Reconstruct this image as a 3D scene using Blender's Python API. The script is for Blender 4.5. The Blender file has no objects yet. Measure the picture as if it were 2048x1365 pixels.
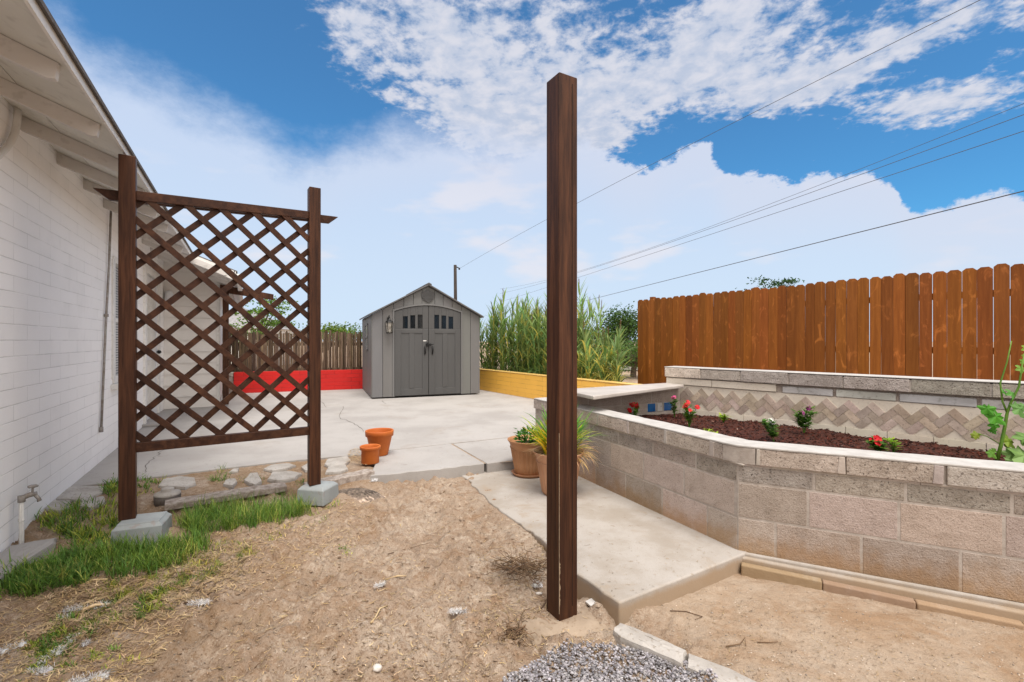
import bpy, math, random
from math import sin, cos, pi, radians, sqrt, atan2, exp
from mathutils import Vector, Matrix, noise
random.seed(7)
R = random.uniform
S = bpy.context.scene
COL = S.collection
CAMH, F = 1.22, 950.0
# ------------------------------------------------------------------ camera
cam = bpy.data.cameras.new('camera'); cam.lens = 36*F/2048; cam.sensor_width = 36
cam.clip_start = .05; cam.clip_end = 3000
co = bpy.data.objects.new('camera', cam); COL.objects.link(co)
co.location = (0, 0, CAMH); co.rotation_euler = (radians(90), 0, 0); S.camera = co
# ------------------------------------------------------------------ light
S.view_settings.view_transform = 'Standard'; S.view_settings.look = 'None'
S.view_settings.exposure = 0.6; S.view_settings.gamma = 1
SUN_EL, SUN_AZ = radians(68), radians(158)      # azimuth clockwise from +Y
sl = bpy.data.lights.new('sun', 'SUN'); sl.energy = 2.3; sl.angle = radians(32); sl.color = (1, .95, .88)
so = bpy.data.objects.new('sun', sl); COL.objects.link(so)
sd = Vector((sin(SUN_AZ)*cos(SUN_EL), cos(SUN_AZ)*cos(SUN_EL), sin(SUN_EL)))
so.rotation_euler = sd.to_track_quat('Z', 'Y').to_euler(); so.location = (0, -5, 12)

class NT:
    """tiny node-tree helper"""
    def __init__(s, nt): s.nt = nt; s.n = nt.nodes; s.l = nt.links
    def add(s, t, **k):
        n = s.n.new(t)
        for a, b in k.items(): setattr(n, a, b)
        return n
    def put(s, sock, v):
        if isinstance(v, bpy.types.NodeSocket): s.l.new(v, sock)
        elif v is not None: sock.default_value = v
    def math(s, op, a, b=None, c=None, clamp=False):
        n = s.add('ShaderNodeMath', operation=op, use_clamp=clamp)
        s.put(n.inputs[0], a)
        if b is not None: s.put(n.inputs[1], b)
        if c is not None: s.put(n.inputs[2], c)
        return n.outputs[0]
    def mix(s, f, a, b, mode='MIX'):
        n = s.add('ShaderNodeMix', data_type='RGBA', blend_type=mode)
        s.put(n.inputs[0], f)
        for i, v in ((6, a), (7, b)):
            if isinstance(v, tuple) and len(v) == 3: v = (*v, 1)
            s.put(n.inputs[i], v)
        return n.outputs[2]
    def noise(s, vec, scale, detail=4, rough=.55, dist=0, color=False):
        n = s.add('ShaderNodeTexNoise'); s.put(n.inputs['Vector'], vec)
        n.inputs['Scale'].default_value = scale; n.inputs['Detail'].default_value = detail
        n.inputs['Roughness'].default_value = rough; n.inputs['Distortion'].default_value = dist
        return n.outputs['Color' if color else 'Fac']
    def ramp(s, v, a, b, c=0., d=1., smooth=True):
        n = s.add('ShaderNodeMapRange', interpolation_type='SMOOTHSTEP' if smooth else 'LINEAR')
        s.put(n.inputs[0], v); n.inputs[1].default_value = a; n.inputs[2].default_value = b
        n.inputs[3].default_value = c; n.inputs[4].default_value = d
        return n.outputs[0]
    def mapping(s, vec, sc=(1, 1, 1), rot=(0, 0, 0), loc=(0, 0, 0)):
        n = s.add('ShaderNodeMapping'); s.put(n.inputs[0], vec)
        n.inputs[1].default_value = loc; n.inputs[2].default_value = rot; n.inputs[3].default_value = sc
        return n.outputs[0]
    def bump(s, h, st, dist=.01, normal=None):
        n = s.add('ShaderNodeBump'); s.put(n.inputs['Height'], h)
        n.inputs['Strength'].default_value = st; n.inputs['Distance'].default_value = dist
        if normal: s.l.new(normal, n.inputs['Normal'])
        return n.outputs[0]

# ------------------------------------------------------------------ sky
W = bpy.data.worlds.new('World'); S.world = W; W.use_nodes = True
w = NT(W.node_tree); w.n.clear()
out = w.add('ShaderNodeOutputWorld'); bg = w.add('ShaderNodeBackground'); bg.inputs[1].default_value = .1
w.l.new(bg.outputs[0], out.inputs[0])
sky = w.add('ShaderNodeTexSky', sky_type='NISHITA', sun_disc=False, sun_elevation=SUN_EL, sun_rotation=SUN_AZ,
            air_density=1.0, dust_density=.3, ozone_density=2.0)
tc = w.add('ShaderNodeTexCoord').outputs['Generated']
sp = w.add('ShaderNodeSeparateXYZ'); w.l.new(tc, sp.inputs[0])
X_, Y_, Z_ = sp.outputs
az = w.math('MULTIPLY', w.math('ARCTAN2', X_, Y_), 180/pi)
el = w.math('MULTIPLY', w.math('ARCSINE', Z_), 180/pi)
blue = w.mix(1., sky.outputs[0], (.42, .92, 1.12), 'MULTIPLY')
blue = w.mix(1., blue, (.60, .80, .88), 'MULTIPLY')
blue = w.mix(.03, blue, (6., 6., 6.))
# planar coordinates of a high cloud layer
den = w.math('MAXIMUM', w.math('ADD', Z_, .12), .02)
cp = w.add('ShaderNodeCombineXYZ'); w.put(cp.inputs[0], w.math('DIVIDE', X_, den)); w.put(cp.inputs[1], w.math('DIVIDE', Y_, den))
pl = cp.outputs[0]
def gauss(a0, e0, sa, se, amp):
    a = w.math('DIVIDE', w.math('SUBTRACT', az, a0), sa); e = w.math('DIVIDE', w.math('SUBTRACT', el, e0), se)
    q = w.math('ADD', w.math('MULTIPLY', a, a), w.math('MULTIPLY', e, e))
    return w.math('MULTIPLY', w.math('EXPONENT', w.math('MULTIPLY', q, -1.)), amp)
def ae(px, py):
    u, v = (px-1024)/F, (682-py)/F
    return math.degrees(math.atan(u)), math.degrees(math.atan(v/sqrt(1+u*u)))
bias = None
for px, py, wx, wy, amp in ((820, 60, 170, 120, .19), (1040, 110, 250, 130, .24), (1380, 140, 230, 80, .30), (1100, 240, 160, 60, .26),
                            (1560, 190, 130, 60, .22), (1500, 20, 150, 60, .20), (1800, 215, 140, 30, .22), (1950, 215, 120, 34, .24),
                            (1760, 110, 130, 34, .16), (700, 60, 40, 60, .12), (1850, 40, 120, 40, .10), (2060, 20, 90, 60, .14), (930, 225, 120, 50, .20), (1180, 275, 130, 40, .22), (1000, 290, 110, 40, .2), (1700, 160, 110, 34, .12), (730, 130, 60, 70, .10), (1240, 330, 90, 30, .12),
                            (250, 130, 90, 40, .14), (560, 330, 60, 30, .05), (350, 70, 170, 110, -.2), (470, 180, 130, 80, -.25),
                            (1500, 290, 190, 45, -.25), (1900, 330, 160, 60, -.25), (1930, 110, 100, 30, -.08), (740, 245, 60, 35, -.12),
                            (780, 195, 26, 18, .12)):
    a0, e0 = ae(px, py); g = gauss(a0, e0, wx/F*48, wy/F*44, amp)
    bias = g if bias is None else w.math('ADD', bias, g)
n1 = w.noise(w.mapping(pl, (2, 2, 1), (0, 0, -.5)), 2.4, 8, .6, .25)
n2 = w.noise(w.mapping(pl, (2.3, 2.3, 1), (0, 0, .3), (3, 1, 0)), 6.5, 6, .58, .2)
n3 = w.noise(w.mapping(pl, (2.2, 2.2, 1), (0, 0, .1), (7, 2, 0)), 22, 5, .62)
nn = w.math('ADD', w.math('MULTIPLY', n1, .42), w.math('MULTIPLY', n2, .58))
cov = w.ramp(w.math('ADD', w.math('ADD', nn, w.math('MULTIPLY', w.math('SUBTRACT', n3, .5), .20)), bias), .575, .775)
# low bank of cloud: edge elevation as a curve over azimuth
fc = w.add('ShaderNodeFloatCurve')
pts = [(-200, 40), (100, 60), (200, 135), (315, 180), (480, 250), (640, 325), (700, 300), (790, 275), (900, 265), (1000, 290), (1150, 285), (1290, 335),
       (1335, 310), (1400, 296), (1440, 330), (1480, 368), (1560, 365), (1650, 356), (1720, 358), (1780, 372), (1830, 420), (2048, 410), (2300, 400)]
c = fc.mapping.curves[0]
vals = [((ae(*p)[0]+60)/120, ae(*p)[1]/45) for p in pts]
c.points[0].location = (0, vals[0][1]); c.points[1].location = (1, vals[-1][1])
for a, b in vals:
    if 0.01 < a < .99: c.points.new(a, b)
fc.mapping.update()
w.put(fc.inputs[1], w.math('DIVIDE', w.math('ADD', az, 60.), 120., clamp=True))
edge = w.math('MULTIPLY', fc.outputs[0], 45.)
sph = w.mapping(tc, (1, 1, 1.6))
ed_n = w.math('SUBTRACT', w.noise(sph, 11, 8, .66), .5)
dlt = w.math('ADD', w.math('SUBTRACT', edge, el), w.math('MULTIPLY', ed_n, 7.))
soft = w.math('ADD', .7, w.math('MULTIPLY', w.ramp(az, -5, 14, 1, 0), 6.))     # hazy edge on the left, crisp on the right
bank = w.math('DIVIDE', w.math('ADD', dlt, w.math('MULTIPLY', soft, .5)), soft, clamp=True)
bank = w.math('MULTIPLY', w.math('MULTIPLY', bank, bank), w.math('SUBTRACT', 3., w.math('MULTIPLY', bank, 2.)))
# colours (x10 because the background strength is 0.1)
cl_n = w.noise(sph, 4, 5, .6)
altoc = w.mix(w.ramp(n2, .35, .7), (3.5, 3.95, 4.9), (4.9, 4.95, 5.45))
low = w.mix(w.ramp(el, 0, 30), (4.3, 5.2, 6.3), (3.6, 4.45, 6.0))
puff = w.noise(w.mapping(tc, (1, 1, 3.2)), 4.6, 4, .5)
low = w.mix(w.math('MULTIPLY', w.ramp(puff, .56, .72), .7), low, (5.6, 5.45, 5.8))
low = w.mix(w.math('MULTIPLY', w.ramp(w.math('SUBTRACT', edge, el), 0, 9, 1, 0), w.ramp(az, -30, -5, .25, .6)), low, (4.7, 4.85, 5.6))
c1 = w.mix(w.math('MULTIPLY', cov, .95), blue, altoc)
c2 = w.mix(w.math('MULTIPLY', bank, .97), c1, low)
# bright cloud added to the unseen sky behind and overhead as neutral fill light
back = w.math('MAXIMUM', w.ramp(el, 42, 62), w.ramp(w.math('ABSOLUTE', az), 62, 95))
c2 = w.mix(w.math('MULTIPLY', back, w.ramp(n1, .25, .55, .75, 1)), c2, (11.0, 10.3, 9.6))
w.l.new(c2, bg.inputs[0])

# ------------------------------------------------------------------ materials
MATS = {}
def principled(name):
    m = bpy.data.materials.new(name); m.use_nodes = True
    t = NT(m.node_tree); b = t.n['Principled BSDF']; MATS[name] = m
    return m, t, b
def mat(name, col, col2=None, scale=6., rough=.8, bump=.3, bscale=None, bdist=.004, stretch=(1, 1, 1), spec=.3,
        fleck=None, fscale=120., famt=.5, detail=6, metal=0., contrast=(.3, .7), stain=None, stainz=None, samp=.35, blotch=None, bs=1.6, bamt=.35):
    """mottled surface: two colours by noise, per-face tint, optional flecks, optional ground-line staining, bump"""
    m, t, b = principled(name)
    oc = t.add('ShaderNodeTexCoord').outputs['Object']
    v = t.mapping(oc, stretch)
    col2 = col2 or tuple(c*.75 for c in col)
    c = t.mix(t.ramp(t.noise(v, scale, detail, .6), *contrast), col2, col)
    if blotch:
        c = t.mix(t.math('MULTIPLY', t.ramp(t.noise(oc, bs, 9, .72, .6), .54, .66), bamt), c, blotch)
        c = t.mix(t.math('MULTIPLY', t.ramp(t.noise(t.mapping(oc, (1, 1, 1), (0, 0, 0), (5, 3, 2)), bs*6, 6, .7), .60, .68), bamt), c, tuple(x*.7 for x in blotch))
    if fleck:
        c = t.mix(t.math('MULTIPLY', t.ramp(t.noise(oc, fscale, 2, .5), .56, .72), famt), c, fleck)
    if stain:
        z = t.add('ShaderNodeSeparateXYZ'); t.l.new(t.add('ShaderNodeNewGeometry').outputs['Position'], z.inputs[0])
        zz = t.math('ADD', z.outputs[2], t.math('MULTIPLY', t.math('SUBTRACT', t.noise(oc, 7, 5, .7), .5), samp))
        c = t.mix(t.ramp(zz, stainz[0], stainz[1], .85, 0), c, stain)
    at = t.add('ShaderNodeAttribute', attribute_name='tint')
    c = t.mix(1., c, at.outputs['Color'], 'MULTIPLY')
    t.l.new(c, b.inputs['Base Color'])
    b.inputs['Roughness'].default_value = rough; b.inputs['Specular IOR Level'].default_value = spec
    b.inputs['Metallic'].default_value = metal
    if bump:
        h = t.math('ADD', t.noise(v, bscale or scale*8, 6, .65), t.math('MULTIPLY', t.noise(v, (bscale or scale*8)*.2, 3), 1.))
        t.l.new(t.bump(h, bump, bdist), b.inputs['Normal'])
    return m
def wood_mat(name, dark, light, axis='Z', rough=.6, knots=0., gscale=9., bump=.35, edge=None):
    m, t, b = principled(name)
    oc = t.add('ShaderNodeTexCoord').outputs['Object']
    at = t.add('ShaderNodeAttribute', attribute_name='tint')
    rnd = t.add('ShaderNodeVectorMath', operation='SCALE'); t.l.new(at.outputs['Color'], rnd.inputs[0]); rnd.inputs['Scale'].default_value = 23.
    off = t.add('ShaderNodeVectorMath', operation='ADD'); t.l.new(oc, off.inputs[0]); t.l.new(rnd.outputs[0], off.inputs[1])
    sc = {'Z': (1, 1, .06), 'X': (.06, 1, 1), 'Y': (1, .06, 1), 'N': (1, 1, 1)}[axis]
    g = t.noise(t.mapping(off.outputs[0], tuple(s*gscale for s in sc)), 5, 7, .65, .4)
    g2 = t.noise(t.mapping(off.outputs[0], tuple(s*gscale*.3 for s in sc)), 2.2, 3, .5)
    c = t.mix(t.ramp(g, .3, .72), dark, light)
    c = t.mix(t.math('MULTIPLY', t.ramp(g2, .35, .7), .45), c, tuple(x*.62 for x in dark))
    if knots:
        k = t.noise(t.mapping(off.outputs[0], (5, 5, 2.4)), 1.4, 3, .6, 1.6)
        c = t.mix(t.math('MULTIPLY', t.ramp(k, .56, .74), knots), c, tuple(min(1, x*2.3+.02) for x in light))
    c = t.mix(1., c, at.outputs['Color'], 'MULTIPLY')
    t.l.new(c, b.inputs['Base Color'])
    b.inputs['Roughness'].default_value = rough; b.inputs['Specular IOR Level'].default_value = .2
    t.l.new(t.bump(g, bump, .003), b.inputs['Normal'])
    return m
def brick_mat(name, col, mortar, bw, rh, ms, axes='YZ', rough=.7, v=.05, bump=.6, wob=.004, peel=0.):
    """painted block work laid in the wall's own axes"""
    m, t, b = principled(name)
    oc = t.add('ShaderNodeTexCoord').outputs['Object']
    s = t.add('ShaderNodeSeparateXYZ'); t.l.new(oc, s.inputs[0])
    cb = t.add('ShaderNodeCombineXYZ')
    nz = t.math('MULTIPLY', t.math('SUBTRACT', t.noise(oc, 5, 3), .5), wob*2)
    t.put(cb.inputs[0], t.math('ADD', s.outputs[0 if axes[0] == 'X' else 1], nz)); t.put(cb.inputs[1], t.math('ADD', s.outputs[2], nz))
    br = t.add('ShaderNodeTexBrick'); t.l.new(cb.outputs[0], br.inputs[0])
    for k, q in (('Scale', 1.), ('Mortar Size', ms), ('Mortar Smooth', .6), ('Brick Width', bw), ('Row Height', rh), ('Bias', 0.)): br.inputs[k].default_value = q
    br.inputs['Color1'].default_value = (*[x*(1-v) for x in col], 1); br.inputs['Color2'].default_value = (*[min(1, x*(1+v)) for x in col], 1)
    br.inputs['Mortar'].default_value = (*mortar, 1)
    soften = t.ramp(t.noise(oc, 3.2, 4), .35, .62)
    c = t.mix(t.math('MULTIPLY', soften, .75), (*col, 1), br.outputs['Color'])
    c = t.mix(t.math('MULTIPLY', t.ramp(t.noise(oc, 1.6, 5, .6), .45, .75), .22), c, tuple(x*.8 for x in col))
    if peel: c = t.mix(t.math('MULTIPLY', t.ramp(t.noise(oc, 22, 5, .7), .66, .7), peel), c, (.3, .27, .23))
    at = t.add('ShaderNodeAttribute', attribute_name='tint'); c = t.mix(1., c, at.outputs['Color'], 'MULTIPLY')
    t.l.new(c, b.inputs['Base Color']); b.inputs['Roughness'].default_value = rough
    h = t.math('ADD', t.math('MULTIPLY', br.outputs['Fac'], -1.), t.math('MULTIPLY', t.noise(oc, 40, 5, .6), .35))
    t.l.new(t.bump(h, bump, .004), b.inputs['Normal'])
    return m

M_HWALL = brick_mat('painted_block', (.90, .875, .86), (.62, .60, .585), .43, .102, .004)
M_TRIM = mat('white_trim', (.78, .76, .73), (.68, .66, .63), 3, .6, .15, fleck=(.30, .27, .24), fscale=28, famt=.25)
M_SOFFIT = mat('soffit_paint', (.74, .71, .68), (.64, .61, .58), 2.2, .7, .2, fleck=(.22, .19, .17), fscale=14, famt=.22)
M_RAFTER = mat('rafter_paint', (.72, .69, .66), (.60, .57, .54), 4, .65, .25, stretch=(.3, 1, 1), fleck=(.2, .17, .14), fscale=22, famt=.2)
M_SHINGLE = mat('roof_shingle', (.17, .15, .14), (.11, .10, .09), 30, .95, .6)
M_CONC = mat('patio_concrete', (.40, .378, .362), (.33, .309, .294), 1.1, .85, .25, bscale=60, bdist=.002, fleck=(.24, .21, .18), fscale=130, famt=.4, contrast=(.32, .62), blotch=(.30, .255, .215), bs=1.5, bamt=.38)
M_PATH = mat('path_concrete', (.405, .372, .342), (.33, .29, .25), 2.6, .88, .35, bscale=90, bdist=.003, fleck=(.25, .2, .15), fscale=170, famt=.5, contrast=(.36, .6), blotch=(.33, .25, .175), bs=2.2, bamt=.5, stain=(.33, .235, .15), stainz=(-.150, -.103), samp=.055)
M_CMU = mat('rough_block', (.46, .395, .355), (.385, .325, .285), 7, .95, 1., bscale=110, bdist=.008, fleck=(.15, .12, .10), fscale=150, famt=.7, blotch=(.24, .20, .17), bs=5, bamt=.35, stain=(.37, .235, .13), stainz=(-.14, .10))
M_CAP = mat('pitted_cap_block', (.48, .43, .385), (.36, .315, .275), 14, .95, 1., bscale=80, bdist=.014, fleck=(.10, .082, .07), fscale=90, famt=.85)
M_MORTAR = mat('mortar', (.47, .42, .38), (.35, .305, .27), 14, .95, .7, bscale=100, stain=(.36, .235, .135), stainz=(-.16, .04))
M_COPING = mat('coping_paint', (.50, .48, .46), (.40, .38, .36), 9, .85, .5, fleck=(.32, .28, .25), fscale=60, famt=.3)
M_WOOD = wood_mat('dark_stained_wood', (.032, .0115, .006), (.108, .042, .019), 'Z', .5)
M_WOODN = wood_mat('dark_stained_slat', (.030, .011, .0062), (.088, .036, .018), 'N', .5, gscale=4)
M_FENCE = wood_mat('orange_stained_picket', (.20, .060, .009), (.285, .094, .015), 'Z', .6, knots=.35, gscale=6, bump=.25)
M_OLD = wood_mat('weathered_stake', (.07, .048, .034), (.25, .185, .13), 'Z', .9, gscale=16, bump=.7)
M_PLANK = wood_mat('weathered_plank', (.24, .19, .16), (.52, .46, .41), 'N', .85, gscale=5)
M_RED = brick_mat('red_paint', (.60, .010, .007), (.26, .005, .005), .40, .098, .005, 'XZ', .45, .12, bump=1.)
M_YEL = brick_mat('yellow_paint', (.86, .48, .08), (.42, .21, .04), .60, .098, .005, 'XZ', .5, .08, bump=1., peel=.6)
M_SHED = mat('grey_shed_panel', (.178, .176, .176), (.152, .150, .150), 2, .55, .2, bscale=60, stretch=(1, 1, .15))
M_SHEDB = mat('shed_groove', (.06, .058, .057), None, 4, .7, 0)
M_DOOR = mat('dark_grey_shed_door', (.088, .087, .087), (.075, .074, .074), 2, .5, .2, bscale=60, stretch=(1, 1, .15))
M_SROOF = mat('shed_roof', (.13, .125, .125), None, 6, .6, .3)
M_GLASS = mat('dark_pane', (.010, .022, .036), (.007, .014, .024), 3, .35, 0, spec=.15)
M_BLACK = mat('black_metal', (.010, .010, .011), None, 9, .4, .1)
M_LGLASS = mat('lantern_glass', (.42, .40, .36), (.15, .13, .11), 30, .15, 0, spec=.6)
M_TERRA = mat('terracotta', (.56, .155, .028), (.44, .105, .02), 5, .6, .2, bscale=40)
M_POT = mat('faded_clay_resin', (.50, .285, .165), (.40, .205, .105), 3, .55, .2, bscale=30, stretch=(1, 1, .25))
M_SOIL = mat('potting_soil', (.07, .042, .026), (.035, .02, .012), 40, .95, .9, bscale=90)
M_LEAF = mat('leaf', (.13, .27, .04), (.075, .18, .025), 8, .5, .2)
M_LEAFD = mat('tree_leaf', (.06, .115, .028), (.03, .065, .016), 3, .55, 0)
M_GRASS = mat('grass_blade', (.19, .32, .065), (.11, .21, .04), 5, .55, 0)
M_STRAW = mat('straw', (.62, .48, .30), (.40, .27, .14), 12, .8, 0)
M_TWIG = mat('twig', (.20, .125, .07), (.10, .06, .035), 12, .85, .3)
M_HEAP = mat('heap_soil', (.13, .105, .085), (.06, .047, .04), 40, .95, .9, bscale=90)
M_BARK = mat('bark', (.13, .095, .07), (.07, .05, .035), 12, .9, .6)
M_FLUFF = mat('white_fluff', (.80, .79, .79), (.60, .58, .57), 25, .95, .8, bscale=90, bdist=.01)
M_STONE = mat('flagstone', (.46, .43, .40), (.33, .30, .27), 5, .85, .6, bscale=50, bdist=.005, fleck=(.22, .17, .12), fscale=45, famt=.5)
M_BLOCKP = mat('pale_grey_pier_paint', (.32, .345, .35), (.25, .27, .275), 4, .6, .25, fleck=(.25, .16, .13), fscale=26, famt=.35)
M_REDCR = mat('flower_petal', (1, 1, 1), (.8, .8, .8), 30, .5, 0)
M_MULCH = mat('dark_mulch', (.085, .020, .010), (.012, .004, .003), 45, .85, .7)
M_WHITE = mat('white_block_paint', (.60, .59, .58), (.44, .43, .42), 8, .8, .6, fleck=(.24, .22, .2), fscale=30, famt=.5, stretch=(.4, 1, 1))
M_TRAV = mat('travertine_tile', (.56, .465, .39), (.42, .34, .28), 14, .5, .4, fleck=(.18, .13, .10), fscale=60, famt=.5)
M_BEIGE = mat('beige_tile', (.76, .69, .59), (.66, .59, .50), 5, .5, .15, fleck=(.35, .3, .25), fscale=60, famt=.3)
M_BLUE = mat('blue_glazed_tile', (.008, .115, .34), (.006, .07, .25), 6, .2, 0, spec=.6)
M_WIRE = mat('wire', (.10, .10, .11), None, 4, .7, 0)
M_POLE = wood_mat('pole_wood', (.03, .024, .022), (.075, .06, .052), 'Z', .9)
M_GRAVEL = mat('grey_gravel', (.31, .295, .30), (.20, .19, .195), 30, .9, .4)
M_GALV = mat('galvanised_pipe', (.36, .34, .32), (.24, .2, .17), 20, .5, .3, metal=.2)
M_SLABC = mat('bench_concrete', (.50, .455, .42), (.40, .36, .325), 3, .5, .15, fleck=(.3, .26, .23), fscale=90, famt=.25)
M_RSHIN = mat('neighbour_shingle', (.30, .295, .30), (.20, .195, .20), 8, .9, .4)
M_RTAN = mat('tan_shingle', (.36, .25, .19), (.26, .18, .14), 8, .9, .4)
M_REED = mat('reed_leaf', (.22, .33, .11), (.12, .20, .06), 3, .55, 0)
M_RUBBLE = mat('whitewashed_rubble', (.52, .48, .43), (.30, .25, .20), 14, .9, .8, bscale=60, bdist=.01)
for m_ in (M_LEAF, M_REED, M_GRASS, M_LEAFD):     # thin leaves let some light through
    t_ = NT(m_.node_tree); b_ = t_.n['Principled BSDF']; tr = t_.add('ShaderNodeBsdfTranslucent'); mx = t_.add('ShaderNodeMixShader')
    t_.l.new(b_.inputs['Base Color'].links[0].from_socket, tr.inputs[0]); mx.inputs[0].default_value = .35
    o_ = t_.n['Material Output']; t_.l.new(b_.outputs[0], mx.inputs[1]); t_.l.new(tr.outputs[0], mx.inputs[2]); t_.l.new(mx.outputs[0], o_.inputs[0])

# ------------------------------------------------------------------ geometry helpers
class G:
    def __init__(s, o=(0, 0, 0), a=0.): s.v = []; s.f = []; s.t = []; s.tint = (1, 1, 1); s.frame(o, a)
    def frame(s, o=(0, 0, 0), a=0.): s.o = Vector(o); s.ca, s.sa = cos(a), sin(a); return s
    def pt(s, p):
        x, y, z = p
        s.v.append((s.o.x+x*s.ca-y*s.sa, s.o.y+x*s.sa+y*s.ca, s.o.z+z)); return len(s.v)-1
    def face(s, idx): s.f.append(tuple(idx)); s.t.append(s.tint)
    def poly(s, pts): s.face([s.pt(p) for p in pts])
    def box(s, x0, x1, y0, y1, z0, z1):
        i = [s.pt(p) for p in ((x0, y0, z0), (x1, y0, z0), (x1, y1, z0), (x0, y1, z0), (x0, y0, z1), (x1, y0, z1), (x1, y1, z1), (x0, y1, z1))]
        for q in ((0, 3, 2, 1), (4, 5, 6, 7), (0, 1, 5, 4), (1, 2, 6, 5), (2, 3, 7, 6), (3, 0, 4, 7)): s.face([i[k] for k in q])
    def prism(s, pts, d):
        """polygon pts extruded by vector d"""
        a = [s.pt(p) for p in pts]; b = [s.pt((p[0]+d[0], p[1]+d[1], p[2]+d[2])) for p in pts]; n = len(a)
        s.face(a[::-1]); s.face(b)
        for k in range(n): s.face((a[k], a[(k+1) % n], b[(k+1) % n], b[k]))
    def bar(s, p, q, w_, h_, up=(0, 0, 1)):
        p, q = Vector(p), Vector(q); d = (q-p).normalized(); u = Vector(up); sd_ = d.cross(u)
        if sd_.length < 1e-4: sd_ = d.cross(Vector((1, 0, 0)))
        sd_.normalize(); u = sd_.cross(d).normalized()
        i = []
        for c in (p, q):
            for a, b in ((-1, -1), (1, -1), (1, 1), (-1, 1)): i.append(s.pt(c+sd_*a*w_/2+u*b*h_/2))
        for f_ in ((0, 1, 2, 3), (7, 6, 5, 4), (0, 4, 5, 1), (1, 5, 6, 2), (2, 6, 7, 3), (3, 7, 4, 0)): s.face([i[k] for k in f_])
    def tube(s, path, r, n=8, caps=True):
        path = [Vector(p) for p in path]; rs = r if isinstance(r, (list, tuple)) else [r]*len(path); rings = []
        u = None
        for k, p in enumerate(path):
            d = (path[min(k+1, len(path)-1)]-path[max(k-1, 0)]).normalized()
            if u is None: u = d.orthogonal().normalized()
            u = (u-d*u.dot(d)).normalized(); v_ = d.cross(u)
            rings.append([s.pt(p+(u*cos(2*pi*j/n)+v_*sin(2*pi*j/n))*rs[k]) for j in range(n)])
        for a, b in zip(rings, rings[1:]):
            for j in range(n): s.face((a[j], a[(j+1) % n], b[(j+1) % n], b[j]))
        if caps: s.face(rings[0][::-1]); s.face(rings[-1])
    def lathe(s, prof, n=32, c=(0, 0, 0), flute=0, fa=0.):
        rings = []
        for r, z in prof:
            rings.append([s.pt((c[0]+r*(1+fa*(cos(flute*2*pi*j/n) if flute else 0))*cos(2*pi*j/n), c[1]+r*(1+fa*(cos(flute*2*pi*j/n) if flute else 0))*sin(2*pi*j/n), c[2]+z)) for j in range(n)])
        for a, b in zip(rings, rings[1:]):
            for j in range(n): s.face((a[j], a[(j+1) % n], b[(j+1) % n], b[j]))
        s.face(rings[0][::-1]); s.face(rings[-1])
    def strap(s, base, az_, lean, length, wid, droop, segs=5, fold=.25, twist=0.):
        """a long arching leaf; lean = starting angle from vertical, droop = added angle over its length"""
        p = Vector(base); ang = lean; st = length/segs; prev = None
        side = Vector((-sin(az_), cos(az_), 0))
        for k in range(segs+1):
            u = k/segs; wv = wid*.5*(min(1, .45+u*3) if u < .3 else max(.02, 1-((u-.3)/.7)**1.8))
            sd_ = side
            up = Vector((-cos(az_)*cos(ang), -sin(az_)*cos(ang), sin(ang)))
            ring = [s.pt(p-sd_*wv), s.pt(p-up*wv*fold), s.pt(p+sd_*wv)]
            if prev: s.face((prev[0], prev[1], ring[1], ring[0])); s.face((prev[1], prev[2], ring[2], ring[1]))
            prev = ring
            p = p+Vector((cos(az_)*sin(ang), sin(az_)*sin(ang), cos(ang)))*st; ang += droop/segs
    def leaf(s, p, d, l, w_, n=None):
        d = Vector(d).normalized(); n = Vector(n) if n else Vector((R(-1, 1), R(-1, 1), R(.2, 1)))
        sd_ = d.cross(n)
        if sd_.length < 1e-3: sd_ = Vector((1, 0, 0))
        sd_.normalize(); p = Vector(p)
        s.poly([p, p+d*l*.45+sd_*w_*.5, p+d*l, p+d*l*.45-sd_*w_*.5])
    def blob(s, c, r, sq=(1, 1, 1), n=6, m=4, j=.2):
        c = Vector(c); rings = []
        top = s.pt(c+Vector((0, 0, r*sq[2]))); bot = s.pt(c-Vector((0, 0, r*sq[2])))
        for a in range(1, m):
            th = pi*a/m
            rings.append([s.pt(c+Vector((sin(th)*cos(2*pi*b/n)*sq[0], sin(th)*sin(2*pi*b/n)*sq[1], cos(th)*sq[2]))*r*R(1-j, 1+j)) for b in range(n)])
        for b in range(n):
            s.face((top, rings[0][b], rings[0][(b+1) % n])); s.face((bot, rings[-1][(b+1) % n], rings[-1][b]))
        for A, B in zip(rings, rings[1:]):
            for b in range(n): s.face((A[b], B[b], B[(b+1) % n], A[(b+1) % n]))
def put(name, g, m, parent=None, local=False, smooth=False, bevel=0., label=None):
    if parent is not None and not local:
        mi = Matrix.Translation(-parent.location); vs = [tuple(mi @ Vector(v)) for v in g.v]
    else: vs = g.v
    me = bpy.data.meshes.new(name); me.from_pydata(vs, [], g.f)
    ca = me.color_attributes.new('tint', 'FLOAT_COLOR', 'CORNER')
    buf = []
    for f_, t_ in zip(g.f, g.t):
        q = (t_[0], t_[1], t_[2], 1.)
        for _ in f_: buf.extend(q)
    ca.data.foreach_set('color', buf)
    if smooth: me.polygons.foreach_set('use_smooth', [True]*len(me.polygons))
    me.materials.append(m); me.update()
    o = bpy.data.objects.new(name, me); COL.objects.link(o)
    if parent is not None: o.parent = parent
    if bevel:
        b = o.modifiers.new('bevel', 'BEVEL'); b.width = bevel; b.segments = 2; b.limit_method = 'ANGLE'; b.angle_limit = radians(40)
        o.modifiers.new('wn', 'WEIGHTED_NORMAL')
    if label: o['label'] = label
    return o
def tag(o, label=None, cat=None, group=None, kind=None):
    if label: o['label'] = label
    if cat: o['category'] = cat
    if group: o['group'] = group
    if kind: o['kind'] = kind
    return o
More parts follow.
